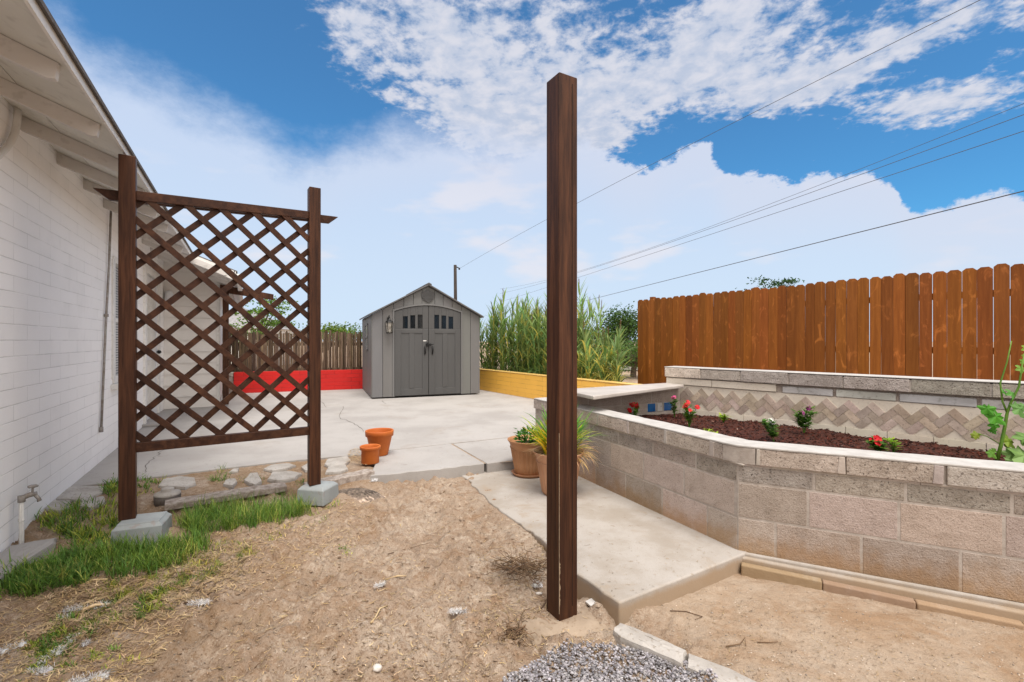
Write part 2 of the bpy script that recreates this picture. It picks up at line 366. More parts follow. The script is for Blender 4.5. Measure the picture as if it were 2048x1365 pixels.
def thing(name, label, cat, loc=(0, 0, 0), rz=0., group=None):
    o = bpy.data.objects.new(name, None); COL.objects.link(o); o.location = loc; o.rotation_euler = (0, 0, rz)
    o.empty_display_size = .1
    return tag(o, label, cat, group)
def dup(root, loc, rz=0., sc=1., label=None):
    r = root.copy(); COL.objects.link(r); r.location = loc; r.rotation_euler = (0, 0, rz); r.scale = (sc, sc, sc)
    if label: r['label'] = label
    for ch in list(root.children):
        c_ = ch.copy(); COL.objects.link(c_); c_.parent = r
        for g_ in ch.children:
            d_ = g_.copy(); COL.objects.link(d_); d_.parent = c_
    return r
def P(px, py, z):
    """point of the ground plan at height z seen at that spot of the survey photo"""
    Y = F*(CAMH-z)/(py-682.); return Vector(((px-1024)/F*Y, Y, z))
def gray(a, b): q = R(a, b); return (q, q*R(.97, 1.03), q*R(.95, 1.05))
def fbm(x, y, s=1., o=4, z=0.): return noise.fractal(Vector((x*s, y*s, z)), .9, 2., o, noise_basis='PERLIN_ORIGINAL')

# ------------------------------------------------------------------ terrain
PATCHX = [(-9, 0), (-3.9, 3.75), (-3.45, 4.1), (-2.75, 4.55), (-2.3, 4.82), (-1.75, 5.05), (-1.55, 4.95), (-1.32, 4.36), (-.75, 4.55), (-.29, 4.77), (0, 4.85), (.6, 5.0)]
def patio_edge(x):
    for (a, b), (c_, d_) in zip(PATCHX, PATCHX[1:]):
        if a <= x <= c_: return b+(d_-b)*(x-a)/(c_-a)
    return 5.0
def smooth(a, b, x):
    t_ = max(0, min(1, (x-a)/(b-a))); return t_*t_*(3-2*t_)
def slab_left(y):      # x of the path slab's left edge at depth y
    return .545-(y-2.40)*.459 if y < 4.6 else -.46
def dz(x, y, fine=True):
    z = -.287-.0356*x+.0394*y
    z = max(z, -.21)
    right = smooth(.15, .6, x-(slab_left(y)-.15))
    z = z*(1-right)+(-.205+.008*max(0, 3-y))*right
    rough = 1-.85*right
    if fine:
        wx, wy = x+.25*fbm(x, y, 1.1, 2, 3.), y+.25*fbm(x, y, 1.1, 2, 9.)
        z += rough*(.022*fbm(wx, wy, 1.3, 3)+.042*fbm(wx, wy*1.3, 5., 5, 5.)*smooth(-2.4, -1.2, x)+.030*fbm(x, y, 14, 4, 2.))
        rid = 1-abs(fbm(wx*1.4, wy, 2.6, 2, 7.))*2.2
        z -= rough*.030*max(0, rid)**4*smooth(-1.9, -1.0, x)
        z += .0035*right*fbm(x, y, 5, 4)
    pe = patio_edge(x)
    if x < -1.1: z += (max(z, -.022)-z)*(1-smooth(.55, 1.15, pe-y))*smooth(-1.1, -1.4, x)
    if y > pe-.1: z = min(z, -.012-.03*smooth(pe, pe+.3, y))
    if right < .5: z = max(min(z, -.015), -.26)
    pr = sqrt((x-.24)**2+(y-2.46)**2); z += (-.197-z)*(1-smooth(.07, .22, pr))
    # packed soil meets the slab
    e = abs(x-slab_left(y))
    if x < slab_left(y) and y > 2.9: z = z+(-.112-z)*(1-smooth(0, .35, e))*smooth(2.8, 3.4, y)
    return z
g = G(); nx, ny = 560, 300; x0, x1, y0, y1 = -4.4, 5.4, .9, 5.3
ids = [[g.pt((x0+(x1-x0)*i/nx, (y_ := y0+(y1-y0)*(j/ny)**1.15), dz(x0+(x1-x0)*i/nx, y_))) for i in range(nx+1)] for j in range(ny+1)]
for j in range(ny):
    for i in range(nx): g.face((ids[j][i], ids[j][i+1], ids[j+1][i+1], ids[j+1][i]))
m, t, b = principled('sandy_dirt')
oc = t.add('ShaderNodeTexCoord').outputs['Object']
c = t.mix(t.ramp(t.noise(oc, 2.3, 6, .62, .4), .36, .64), (.36, .27, .20), (.46, .375, .30))
c = t.mix(t.math('MULTIPLY', t.ramp(t.noise(oc, 7, 6, .7, .8), .50, .66), .65), c, (.29, .18, .105))
c = t.mix(t.math('MULTIPLY', t.ramp(t.noise(oc, 5, 5, .65, 1.2), .56, .70), .55), c, (.60, .505, .41))
c = t.mix(t.math('MULTIPLY', t.ramp(t.noise(oc, 17, 6, .75, .5), .52, .60), .45), c, (.27, .175, .11))
c = t.mix(t.math('MULTIPLY', t.ramp(t.noise(t.mapping(oc, (1, 1, 1), (0, 0, 0), (4, 2, 1)), 13, 6, .7, .8), .55, .64), .5), c, (.62, .53, .44))
c = t.mix(t.math('MULTIPLY', t.ramp(t.noise(oc, 48, 4, .65), .55, .66), .6), c, (.22, .14, .085))
c = t.mix(t.math('MULTIPLY', t.ramp(t.noise(oc, 110, 3, .6), .53, .68), .6), c, (.17, .105, .06))
c = t.mix(t.math('MULTIPLY', t.ramp(t.noise(oc, 160, 2, .6), .60, .74), .5), c, (.72, .62, .52))
sx = t.add('ShaderNodeSeparateXYZ'); t.l.new(oc, sx.inputs[0])
gr = t.math('MULTIPLY', t.ramp(t.math('ADD', sx.outputs[0], t.math('MULTIPLY', t.noise(oc, 2.5, 4), 1.6)), -1.2, .2, 1, 0), t.ramp(t.noise(oc, 3, 5, .7), .38, .6))
c = t.mix(t.math('MULTIPLY', gr, .55), c, (.27, .17, .085))
rg = t.ramp(t.math('ADD', sx.outputs[0], t.math('MULTIPLY', sx.outputs[1], .45)), 1.75, 2.0)
c = t.mix(t.math('MULTIPLY', rg, .62), c, t.mix(t.ramp(t.noise(t.mapping(oc, (1, 2, 1), (0, 0, .4)), 3, 6, .65), .35, .65), (.42, .315, .225), (.50, .41, .325)))
c = t.mix(t.math('MULTIPLY', t.math('MULTIPLY', rg, t.ramp(t.noise(oc, 1.8, 5, .7, .6), .48, .68)), .7), c, (.33, .205, .115))
c = t.mix(1., c, (.90, .875, .85), 'MULTIPLY')
t.l.new(c, b.inputs['Base Color']); b.inputs['Roughness'].default_value = .95; b.inputs['Specular IOR Level'].default_value = .15
h = t.math('ADD', t.math('MULTIPLY', t.noise(oc, 24, 7, .7, .5), 1.4), t.math('MULTIPLY', t.noise(oc, 120, 3, .7), .5))
t.l.new(t.bump(h, .85, .016), b.inputs['Normal'])
M_DIRT = m
tag(put('dirt_yard', g, M_DIRT, smooth=True), 'bare sandy dirt yard in front of the patio', kind='structure')
g = G(); g.poly([(-900, -60, -.34), (900, -60, -.34), (900, 1500, -.34), (-900, 1500, -.34)])
tag(put('ground', g, M_DIRT), kind='structure')

def slab(name, poly, ztop, thick, m_, bevel=.008, kind='structure', wob=0):
    g = G(); g.prism([(p[0], p[1], ztop-thick) for p in poly], (0, 0, thick))
    return tag(put(name, g, m_, bevel=bevel), kind=kind)
def rough_line(pts, step=.06, amp=.006):
    o = []
    for a, b in zip(pts, pts[1:]):
        a, b = Vector(a), Vector(b); n = max(1, int((b-a).length/step)); d = (b-a).normalized(); q = Vector((-d.y, d.x))
        for k in range(n): pnt = a+(b-a)*k/n; o.append(tuple(pnt+q*amp*fbm(pnt.x*9, pnt.y*9, 1, 2)*2))
    o.append(tuple(Vector(pts[-1]))); return o
# patio: big slab + the two apron slabs in front, joints left open between them
J0, J1, J2 = P(783, 899, 0), P(903, 886, 0), P(1034, 872, 0)
big = rough_line([(-4.35, 3.45), (-3.9, 3.80), (-3.45, 4.13), (-2.75, 4.58), (-2.3, 4.84), (-1.75, 5.08), (-1.62, 5.12), (J0.x, J0.y), (J1.x, J1.y), (J2.x, J2.y), (.75, 6.25)])
slab('patio', big+[(1.15, 6.0), (2.3, 8.2), (2.6, 14), (-9, 16), (-9, 5)], 0, .14, M_CONC)
J3, J4 = P(972, 926, 0), P(744, 950, 0)
slab('patio_apron', rough_line([(J4.x-.02, J4.y-.01), (P(878, 937, 0).x, P(878, 937, 0).y), (J3.x-.015, J3.y)], .05, .012)+[(J1.x-.008, J1.y-.016), (J0.x+.01, J0.y-.016), (J0.x-.09, J0.y-.08)], -.003, .13, M_CONC)
slab('patio_apron', rough_line([(J3.x+.012, J3.y+.006), (0., 4.88), (.62, 5.05)], .05, .01)+[(.62, 5.72), (J2.x, J2.y-.018), (J1.x+.02, J1.y-.014)], -.005, .13, M_CONC)
# path slab
def sl(y): return slab_left(y)
pl_ = rough_line([(.545, 2.40), (.30, 2.82), (.205, 3.15), (-.10, 3.72), (-.34, 4.3), (-.47, 4.65), (-.60, 4.85)], .05, .012)
slab('path', pl_+[(.4, 5.3), (1.6, 3.2), (1.50, 2.985)], -.1, .16, M_PATH, .012)
g = G(); g.poly([(J4.x+.05, J4.y+.06, -.013), (J3.x, J3.y+.03, -.013), (.4, 4.98, -.013), (.5, 5.75, -.013), (J2.x, J2.y+.04, -.013), (J0.x-.02, J0.y+.05, -.013)])
tag(put('joint_sand', g, M_DIRT), kind='structure')
# hairline cracks in the patio: thin dark grooves
g = G()
def crack(pts, w_=.004):
    pth = []
    for a, b in zip(pts, pts[1:]):
        A, B = P(*a, .003), P(*b, .003); n = 6
        for k in range(n): q = A+(B-A)*k/n; pth.append(q+Vector((R(-1, 1)*.022, R(-1, 1)*.03, 0)))
    for a, b in zip(pth, pth[1:]):
        ww = w_*R(.4, 1.); d = (b-a).normalized(); s_ = Vector((-d.y, d.x, 0))*ww
        g.poly([a-s_, b-s_, b+s_, a+s_])
crack([(688, 812), (680, 836), (712, 848), (735, 866)]); crack([(640, 800), (655, 818)]); crack([(284, 950), (300, 925), (318, 905), (352, 885)], .003)
crack([(765, 801), (775, 808)], .006)
tag(put('patio_cracks', g, mat('crack', (.10, .085, .07), None, 5, .95, 0)), kind='structure')

# ------------------------------------------------------------------ house
HO = (-1.468, 0, 0); HA = radians(29.25)
house = thing('house', 'white painted block house with deep rafter eaves along the left side', 'house', HO, HA)
def hp(name, g, m_, parent=house, **k): return put(name, g, m_, parent, local=True, **k)
H = 2.69; PITCH = .39; WY0, WY1, WZ0, WZ1 = 5.98, 7.25, .80, 2.12; DY0, DY1, DZ = 7.78, 9.1, 2.22
g = G(); T = -.2
for ya, yb, za, zb in ((-3, WY0, -.25, H), (WY0, WY1, -.25, WZ0), (WY0, WY1, WZ1, H), (WY1, DY0, -.25, H), (DY0, DY1, DZ, H), (DY1, 9.95, -.25, H)):
    g.box(T, 0, ya, yb, za, zb)
hp('wall', g, M_HWALL)
# wing: lap-sided return wall and its outer face
g = G(); z = 0.; k = 0
while z < 2.62:
    zt = min(z+.205, 2.66); o = .012
    g.prism([(0.002, 9.72, z+.004), (0.002, 9.70-o, z+.004), (0.002, 9.715, zt)], (.80, 0, 0)); z += .205
g.box(.002, .80, 9.721, 9.95, -.1, 2.66); g.box(.60, .80, 9.95, 15, -.1, 2.5)
hp('lap_siding', g, mat('siding_paint', (.76, .73, .70), (.70, .67, .64), 2, .65, .2))
g = G(); g.box(.803, .86, 9.70, 9.78, 0, 2.5); hp('corner_board', g, M_TRIM, bevel=.003)
# rafters, deck, fascia, shingles
def roofz(x): return H-PITCH*x
yy = 2.865-.688*6; rafs = []
while yy < 14.8:
    xe = .53 if yy < 7.6 else 1.02
    g = G(); hgt = .095
    x_in = -.18
    prof = [(x_in, roofz(x_in)-hgt), (xe-.03, roofz(xe-.03)-hgt), (xe, roofz(xe)-hgt+.016), (xe+.012, roofz(xe+.012)-.001), (x_in, roofz(x_in)-.001)]
    g.prism([(x, yy-.02, z) for x, z in prof], (0, .04, 0))
    hp('rafter', g, M_RAFTER, bevel=.003); yy += .688
def roof_strip(g, xa, xb, ya, yb, z_off, th):
    g.prism([(xa, ya, roofz(xa)+z_off), (xb, ya, roofz(xb)+z_off), (xb, ya, roofz(xb)+z_off+th), (xa, ya, roofz(xa)+z_off+th)], (0, yb-ya, 0))
g = G(); random.seed(3)
for xa, xb, ya, yb in ((-4.4, .575, -3, 7.70), (-4.4, 1.13, 7.702, 15)):
    n = 5; ys = [ya+(yb-ya)*k/n for k in range(n+1)]
    for k in range(n):
        g.tint = gray(.94, 1.03); roof_strip(g, xa, (xb-.38), ys[k]+.004, ys[k+1]-.003, 0, .018); roof_strip(g, xb-.376, xb, ys[k]+.004, ys[k+1]-.003, 0.001, .018)
hp('soffit', g, M_SOFFIT)
g = G(); roof_strip(g, -4.4, .56, -3, 7.70, .0195, .02); roof_strip(g, -4.4, 1.11, 7.71, 15, .0195, .02)
hp('roof_deck', g, M_TRIM)
g = G(); roof_strip(g, -4.4, .608, -3, 7.73, .0405, .022); roof_strip(g, -4.4, 1.165, 7.732, 15, .0405, .022); hp('shingles', g, M_SHINGLE)
g = G()
for xe, ya, yb in ((.576, -3, 7.70), (1.131, 7.72, 15)): g.box(xe, xe+.014, ya, yb, roofz(xe)-.012, roofz(xe)+.037)
a, b_ = .595, 1.12
g.prism([(a, 7.684, roofz(a)-.10), (b_, 7.684, roofz(b_)-.10), (b_, 7.684, roofz(b_)+.038), (a, 7.684, roofz(a)+.038)], (0, .016, 0))
hp('fascia', g, M_TRIM, bevel=.002)
g = G(); g.box(1.148, 1.22, 7.72, 15, roofz(1.13)-.085, roofz(1.13)+.005); hp('gutter', g, M_TRIM, bevel=.01)
g = G(); g.poly([(-4.4, -3, 4.6), (-4.4, 15, 4.6), (-9, 15, 2.8), (-9, -3, 2.8)]); hp('far_roof_slope', g, M_SHINGLE)
g = G(); g.box(-.19, -.03, -3, 9.7, H-.001, H+.05); hp('wall_plate', g, M_TRIM)
# window
g = G(); wf = .06
for q in ((WY0, WY1, WZ0-.05, WZ0+.03), (WY0, WY1, WZ1-.03, WZ1+.04), (WY0-.04, WY0+wf, WZ0, WZ1), (WY1-wf, WY1+.04, WZ0, WZ1)): g.box(-.07, .018, *q)
win = hp('window', g, M_TRIM, bevel=.004)
g = G(); g.box(-.055, -.02, WY0+wf, WY1-wf, (WZ0+WZ1)/2-.022, (WZ0+WZ1)/2+.022); hp('meeting_rail', g, M_TRIM, win)
g = G(); g.box(-.06, -.05, WY0+wf, WY1-wf, WZ0+.03, WZ1-.03); hp('pane', g, mat('window_pane', (.22, .24, .26), (.30, .31, .32), 3, .15, 0), win)
g = G(); z = WZ0+.05
while z < WZ1-.04: g.box(-.048, -.045, WY0+wf, WY1-wf, z, z+.018); z += .03
hp('blind', g, mat('blind_slat', (.46, .46, .46), None, 3, .6, 0), win)
g = G(); g.box(.0, .07, WY0-.08, WY1+.08, WZ0-.11, WZ0-.052); hp('sill', g, M_TRIM, win, bevel=.006)
# screen door
g = G()
for q in ((DY0-.02, DY0+.10, 0, DZ), (DY1-.12, DY1+.02, 0, DZ), (DY0-.02, DY1+.02, DZ-.001, DZ+.09)): g.box(-.12, .03, *q)
df = hp('door_frame', g, M_TRIM, bevel=.005)
g = G(); g.box(-.09, -.06, DY0+.10, DY1-.12, .02, DZ); hp('door_leaf', g, M_TRIM, df)
sd_ = G()
for q in ((DY0+.10, DY0+.19, .04, DZ-.02), (DY1-.21, DY1-.12, .04, DZ-.02), (DY0+.19, DY1-.21, .04, .22), (DY0+.19, DY1-.21, DZ-.12, DZ-.02), (DY0+.19, DY1-.21, .93, 1.08)): sd_.box(-.03, .0, *q)
sc_ = hp('screen_door', sd_, mat('door_white', (.72, .72, .73), (.64, .64, .66), 3, .45, .1), bevel=.003)
g = G(); y_ = DY0+.21
while y_ < DY1-.22: g.box(-.022, -.012, y_, y_+.008, .22, DZ-.12); y_ += .045
for z_ in (.5, 1.4, 1.75): g.box(-.024, -.010, DY0+.19, DY1-.21, z_, z_+.012)
hp('security_bars', g, M_TRIM, sc_)
g = G(); g.blob((.035, DY1-.165, 1.04), .03, j=.02, n=10, m=6); g.tube([(0, DY1-.165, 1.04), (.03, DY1-.165, 1.04)], .012); hp('knob', g, M_BLACK, sc_, smooth=True)
g = G(); g.box(-.1, .28, DY0-.1, DY1+.1, .003, .035); tag(hp('door_step', g, M_CONC, bevel=.006))
# porch lamp, conduit, thin pipe
g = G(); g.lathe([(.055, 0), (.062, .02), (.062, .20), (.045, .24), (.02, .26)], 20, (.09, 9.62, 1.86)); hp('porch_lamp', g, mat('opal_lamp', (.75, .76, .78), None, 2, .3, 0), smooth=True)
g = G(); g.tube([(.035, 3.39, 2.70), (.032, 3.385, 2.60), (.03, 3.365, 2.52), (.028, 3.32, 2.45), (.027, 3.25, 2.38), (.027, 3.12, 2.28), (.027, 2.9, 2.14), (.027, 2.5, 1.9)], .019, 12); hp('conduit', g, M_TRIM, smooth=True)
g = G(); g.tube([(.025, 5.80, 2.70), (.022, 5.72, 2.0), (.02, 5.60, 1.4), (.018, 5.43, .33)], .011, 8)
g.tube([(.02, 5.62, 1.5), (.02, 5.62, 1.47)], .02); g.tube([(.018, 5.43, .36), (.018, 5.43, .31)], .018)
g.tube([(.03, 5.80, 2.66), (.05, 5.72, 2.66), (.055, 5.66, 2.60), (.04, 5.62, 2.60)], .008)
hp('thin_pipe', g, M_GALV, smooth=True)
# dark timber post and beam carrying the wing eave
g = G(); g.box(.90, 1.0, 9.62, 9.72, .03, 2.13); hp('porch_post', g, M_WOOD, bevel=.004)
g = G(); g.prism([(.86, 9.62, 2.13), (1.75, 9.62, 2.02), (1.75, 9.62, 2.13), (.86, 9.62, 2.27)], (0, .09, 0)); hp('beam', g, M_WOOD, bevel=.004)

# tap on its standpipe
L0 = Vector(HO)+Vector((-.4886, .8725, 0))*3.36+Vector((.8725, .4886, 0))*.06
tap = thing('garden_tap', 'old hose tap on a white standpipe against the house wall', 'tap', L0)
g = G(L0, HA); g.tube([(0, 0, -.1), (0, 0, .30)], .020, 12); g.tube([(0, 0, .12), (0, 0, .14)], .026, 12); g.tube([(0, -.03, -.1), (0, -.03, .22), (0, -.01, .28)], .009, 8)
put('pipe', g, M_TRIM, tap, smooth=True)
g = G(L0, HA); g.tube([(0, 0, .27), (0, 0, .32)], .030, 12); g.tube([(0, -.005, .30), (.05, .02, .315), (.10, .05, .315)], [.018, .02, .016], 10); g.tube([(.085, .045, .31), (.11, .06, .27), (.115, .062, .25)], [.016, .016, .02], 10); g.tube([(.07, .03, .32), (.075, .032, .37)], .010, 8)
put('valve_body', g, M_GALV, tap, smooth=True)
g = G(L0, HA); g.lathe([(.012, 0), (.036, .004), (.040, .014), (.03, .022), (.012, .022)], 18, (.075, .032, .366), 6, .12); put('handle', g, M_GALV, tap, smooth=True); tap.scale = (.62, .62, .80)

# ------------------------------------------------------------------ timber posts and trellis
TA = Vector((-2.513, 3.10, 0)); TB = Vector((-1.550, 3.735, 0)); td = (TB-TA); TL = td.length; tang = atan2(td.y, td.x)
tr = thing('trellis', 'dark brown diamond lattice trellis between two square posts', 'trellis', TA, tang)
def tp(n, g, m_, parent=tr, **k): return put(n, g, m_, parent, local=True, **k)
g = G(); g.box(-.045, .045, 0, .089, .052, 2.435); tp('post', g, M_WOOD, bevel=.004)
g = G(); g.box(TL-.040, TL+.045, 0, .089, .085, 2.43); tp('post', g, M_WOOD, bevel=.004)
g = G(); g.prism([(-.17, .092, 2.215), (TL+.15, .092, 2.245), (TL+.20, .092, 2.245), (TL+.13, .092, 2.185), (-.10, .092, 2.15), (-.185, .092, 2.215)], (0, .038, 0)); tp('top_rail', g, M_WOODN, bevel=.003)
g = G(); g.prism([(.045, .02, 2.215), (TL-.04, .02, 2.240), (TL-.04, .02, 2.182), (.045, .02, 2.152)], (0, .04, 0)); tp('inner_rail', g, M_WOODN, bevel=.003)
g = G(); g.box(.045, TL-.04, .015, .06, .482, .545); tp('bottom_rail', g, M_WOODN, bevel=.003)
def lat(sign, yc, z0s, sp, n0, n1):
    g = G(); xa, xb = .022, TL-.018; zlo, zhi = .518, 2.19
    for k in range(n0, n1):
        zi = z0s-sp*k; g.tint = gray(.8, 1.15)
        sl_ = sign*.955; x_s, x_e = xa, xb
        za = zi
        # clip z to the frame
        def xat(zv): return xa+(zv-zi)/sl_
        lo, hi = sorted((xat(zlo), xat(zhi))); x_s = max(xa, lo); x_e = min(xb, hi)
        if x_e-x_s < .05: continue
        g.bar((x_s, yc, zi+(x_s-xa)*sl_), (x_e, yc, zi+(x_e-xa)*sl_), .019, .040, up=(0, 0, 1))
    return g
tp('front_lattice', lat(-1, .034, 2.045, .2035, -6, 9), M_WOODN, bevel=.002)
tp('rear_lattice', lat(1, .056, 1.905, .2035, -2, 14), M_WOODN, bevel=.002)
# pier blocks
def pier(name, label, c, ang, lx, ly, z0_, z1_, chamfer):
    th = thing(name, label, 'concrete block', (c[0], c[1], z0_), ang, 'pier blocks under the trellis posts')
    g = G(); a = .04
    rings = []
    for z_, s_ in ((0, 0), (z1_-z0_-.03, .004), (z1_-z0_-.008, .025), (z1_-z0_, chamfer)):
        rings.append([(sx_*(lx/2-s_), sy_*(ly/2-s_), z_) for sx_, sy_ in ((-1, -1), (1, -1), (1, 1), (-1, 1))])
    ii = [[g.pt(p) for p in r_] for r_ in rings]
    for A, B in zip(ii, ii[1:]):
        for k in range(4): g.face((A[k], A[(k+1) % 4], B[(k+1) % 4], B[k]))
    g.face(ii[0][::-1]); g.face(ii[-1])
    put('block', g, M_BLOCKP, th, local=True, bevel=.006)
pier('pier_block', 'pale grey concrete block in the grass under the left trellis post', (-2.44, 3.14), radians(22), .275, .235, -.125, .052, .025)
pier('pier_block', 'pale grey concrete block beside the dark soil heap under the right trellis post', (-1.55, 3.80), radians(-12), .235, .22, -.06, .086, .06)
# free-standing post
fp = Vector((.2385, 2.40, 0)); fa = radians(18)
th = thing('wooden_post', 'tall dark brown square post standing alone in the dirt', 'post', (fp.x, fp.y, -.26))
S4 = .116
g = G((0, 0, 0), fa+radians(12)); prof = [(0, 0), (S4, 0), (S4, S4), (0, S4)]
g.box(0, S4, 0, S4, 0, 1.22+535*2.418/950+.26)
put('post_shaft', g, M_WOOD, th, local=True, bevel=.005)
g = G((0, 0, 0), fa+radians(12)); z = .10; prev = None
while z < 1.02:
    wl, wr = R(.0002, .0012), R(.0003, .0014)+(R(0, .007) if .14 < z < .36 else 0)
    if R(0, 1) < .12 and z > .4: wl = wr = .00012
    cur = [g.pt((-.0014, wl, z)), g.pt((-.0014, -.0014, z)), g.pt((wr, -.0014, z))]
    if prev: g.face((prev[0], prev[1], cur[1], cur[0])); g.face((prev[1], prev[2], cur[2], cur[1]))
    prev = cur; z += R(.006, .014)
put('peeling_edge', g, mat('bare_wood_edge', (.36, .27, .18), None, 5, .8, 0), th, local=True)
g = G((0, 0, 0), fa+radians(12)); g.box(.0805, .0835, -.0018, .001, .12, 2.8); put('groove', g, mat('groove_dark', (.012, .006, .004), None, 5, .8, 0), th, local=True)

# ------------------------------------------------------------------ shed
SO = (-2.935, 9.97, 0); SA = radians(22.0); SW, SDp, EH, PH = 2.36, 2.4, 1.79, 2.43
shed = thing('garden_shed', 'grey resin storage shed with double doors and gable roof', 'shed', SO, SA)
def spt(n, g, m_, parent=shed, **k): return put(n, g, m_, parent, local=True, **k)
def sroof(x): return EH+(PH-EH)*(1-abs(x-SW/2)/(SW/2))
g = G(); g.prism([(.01, .012, .03), (SW-.01, .012, .03), (SW-.01, .012, EH), (SW/2, .012, PH), (.01, .012, EH)], (0, SDp-.02, 0)); spt('body', g, M_SHEDB)
DC, DH = 1.19, .735
def arch(x): return 2.0-.14*((x-DC)/DH)**2
g = G(); xs = [0, .19]
x = .0
edges_ = [0, .215, .44, .655, .86, 1.05, 1.33, 1.52, 1.725, 1.94, 2.15, SW]
for a, b in zip(edges_, edges_[1:]):
    a2, b2 = a+.0045, b-.0045; n = 4
    outside = b <= DC-DH+.03 or a >= DC+DH-.03
    bot = []
    for k in range(n+1):
        xx = a2+(b2-a2)*k/n; bot.append((xx, 0, .03 if outside else arch(xx)+.035))
    top = [(b2, 0, sroof(b2)-.01)]
    if a2 < SW/2 < b2: top.append((SW/2, 0, PH-.01))
    top.append((a2, 0, sroof(a2)-.01))
    g.tint = gray(.96, 1.04); g.prism(bot+top, (0, .02, 0))
spt('front_panel', g, M_SHED, bevel=.003)
g = G(); g2 = G(); y_ = 0.
while y_ < SDp-.05:
    g.tint = gray(.97, 1.03); g.box(-.012, .02, y_+.004, min(SDp, y_+.2)-.004, .03, EH-.02); g2.box(SW-.02, SW+.012, y_+.004, min(SDp, y_+.2)-.004, .03, EH-.02); y_ += .2
spt('side_panel', g, M_SHED, bevel=.003); spt('side_panel', g2, M_SHED, bevel=.003)
for sx_ in (0, 1):
    g = G(); o = .075
    xe = -o if not sx_ else SW+o; ze = sroof(0)-(PH-EH)/(SW/2)*o; th_ = .035; ridge = SW/2
    g.prism([(xe, -.10, ze), (ridge, -.10, PH), (ridge, -.10, PH+th_), (xe, -.10, ze+th_)], (0, SDp+.2, 0))
    spt('roof_slope', g, M_SROOF, bevel=.006)
g = G(); g.prism([(ridge-.06, -.105, PH+.008), (ridge, -.105, PH+.036), (ridge+.06, -.105, PH+.008), (ridge+.06, -.105, PH+.03), (ridge, -.105, PH+.062), (ridge-.06, -.105, PH+.03)], (0, SDp+.21, 0)); spt('ridge_cap', g, M_SROOF)
# door trim arch
g = G(); n = 14
pin, pout = [], []
for k in range(n+1):
    xx = DC-DH+2*DH*k/n; pin.append((xx, arch(xx))); xo = DC-(DH+.03)+2*(DH+.03)*k/n; pout.append((xo, arch(max(DC-DH, min(DC+DH, xo)))+.035))
pin = [(DC-DH, .03)]+pin+[(DC+DH, .03)]; pout = [(DC-DH-.03, .03)]+pout+[(DC+DH+.03, .03)]
for k in range(len(pin)-1):
    a, b, c_, d_ = pin[k], pin[k+1], pout[k+1], pout[k]
    g.prism([(a[0], -.02, a[1]), (b[0], -.02, b[1]), (c_[0], -.02, c_[1]), (d_[0], -.02, d_[1])], (0, .03, 0))
spt('door_trim', g, M_SHED)
for s_ in (-1, 1):
    xi, xo = DC+s_*.006, DC+s_*(DH-.008)
    g = G(); lo_, hi_ = min(xi, xo), max(xi, xo)
    sil = [(lo_+(hi_-lo_)*k/8) for k in range(9)]
    # leaf with the openings left for panes: bottom field, window band, top rail
    g.box(lo_, hi_, -.002, .011, .045, 1.49)
    win_x = [DC+s_*(.13+.16*k) for k in range(3)]
    wins = sorted((wx-.0, wx+s_*.105) if s_ > 0 else (wx-.105, wx) for wx in win_x)
    cuts = [lo_]+[q for w_ in wins for q in w_]+[hi_]
    for k in range(0, len(cuts), 2):
        xa, xb = cuts[k], cuts[k+1]; g.prism([(xa, -.002, 1.4905), (xb, -.002, 1.4905), (xb, -.002, arch(xb)-.01), (xa, -.002, arch(xa)-.01)], (0, .013, 0))
    for xa, xb in wins:
        za = 1.80-.045*((xa-DC)/DH)**2*1.4
        g.prism([(xa, -.002, za-.05*((xa-DC)**2)), (xb, -.002, za-.05*((xb-DC)**2)), (xb, -.002, arch(xb)-.01), (xa, -.002, arch(xa)-.01)], (0, .013, 0))
    # raised rails and stiles
    fx = [lo_+.10, lo_+.315, hi_-.315, hi_-.10]; fr = -.014
    g.box(lo_, lo_+.13, fr, -.003, .045, 1.47); g.box(hi_-.13, hi_, fr, -.003, .045, 1.47)
    mid = (lo_+hi_)/2; g.box(mid-.055, mid+.055, fr, -.003, .2, 1.385)
    g.box(lo_+.13, hi_-.13, fr-.001, -.003, .045, .19); g.box(lo_+.13, hi_-.13, fr-.001, -.003, 1.39, 1.47)
    d_ = spt('door', g, M_DOOR, bevel=.005)
    for xa, xb in wins:
        g = G(); g.box(xa-.004, xb+.004, .012, .016, 1.48, 1.85); pn = spt('pane', g, M_GLASS, d_)
    g = G(); hx = DC+s_*.085; g.tube([(hx, -.02, .93), (hx-.004*s_, -.055, .96), (hx, -.06, 1.02), (hx-.004*s_, -.055, 1.08), (hx, -.02, 1.10)], [.010, .016, .017, .016, .010], 8); spt('handle', g, M_BLACK, d_, smooth=True)
g = G(); g.box(DC-.065, DC+.055, -.05, -.018, 1.125, 1.165); g.box(DC-.045, DC-.01, -.06, -.018, 1.10, 1.19); g.tube([(DC+.04, -.05, 1.145), (DC+.10, -.06, 1.15)], .012, 8); spt('latch', g, M_BLACK, bevel=.004)
g = G(); g.box(DC-.12, DC-.05, -.017, -.0155, 1.215, 1.235); spt('white_sticker', g, M_TRIM)
# gable vent
g = G(); vz = 2.19; sh = [(0, .17), (.06, .125), (.135, .10), (.145, .0), (.10, -.08), (0, -.15), (-.10, -.08), (-.145, 0), (-.135, .10), (-.06, .125)]
g.prism([(SW/2+a, -.012, vz+b*.92) for a, b in sh][::-1], (0, -.014, 0)); vn = spt('gable_vent', g, M_DOOR, bevel=.004)
g = G()
for k in range(7):
    zz = -.085+k*.028; hw = .125-abs(zz+.0)*.55; g.box(SW/2-hw, SW/2+hw, -.034, -.024, vz+zz, vz+zz+.014)
spt('louvre', g, M_DOOR, vn)
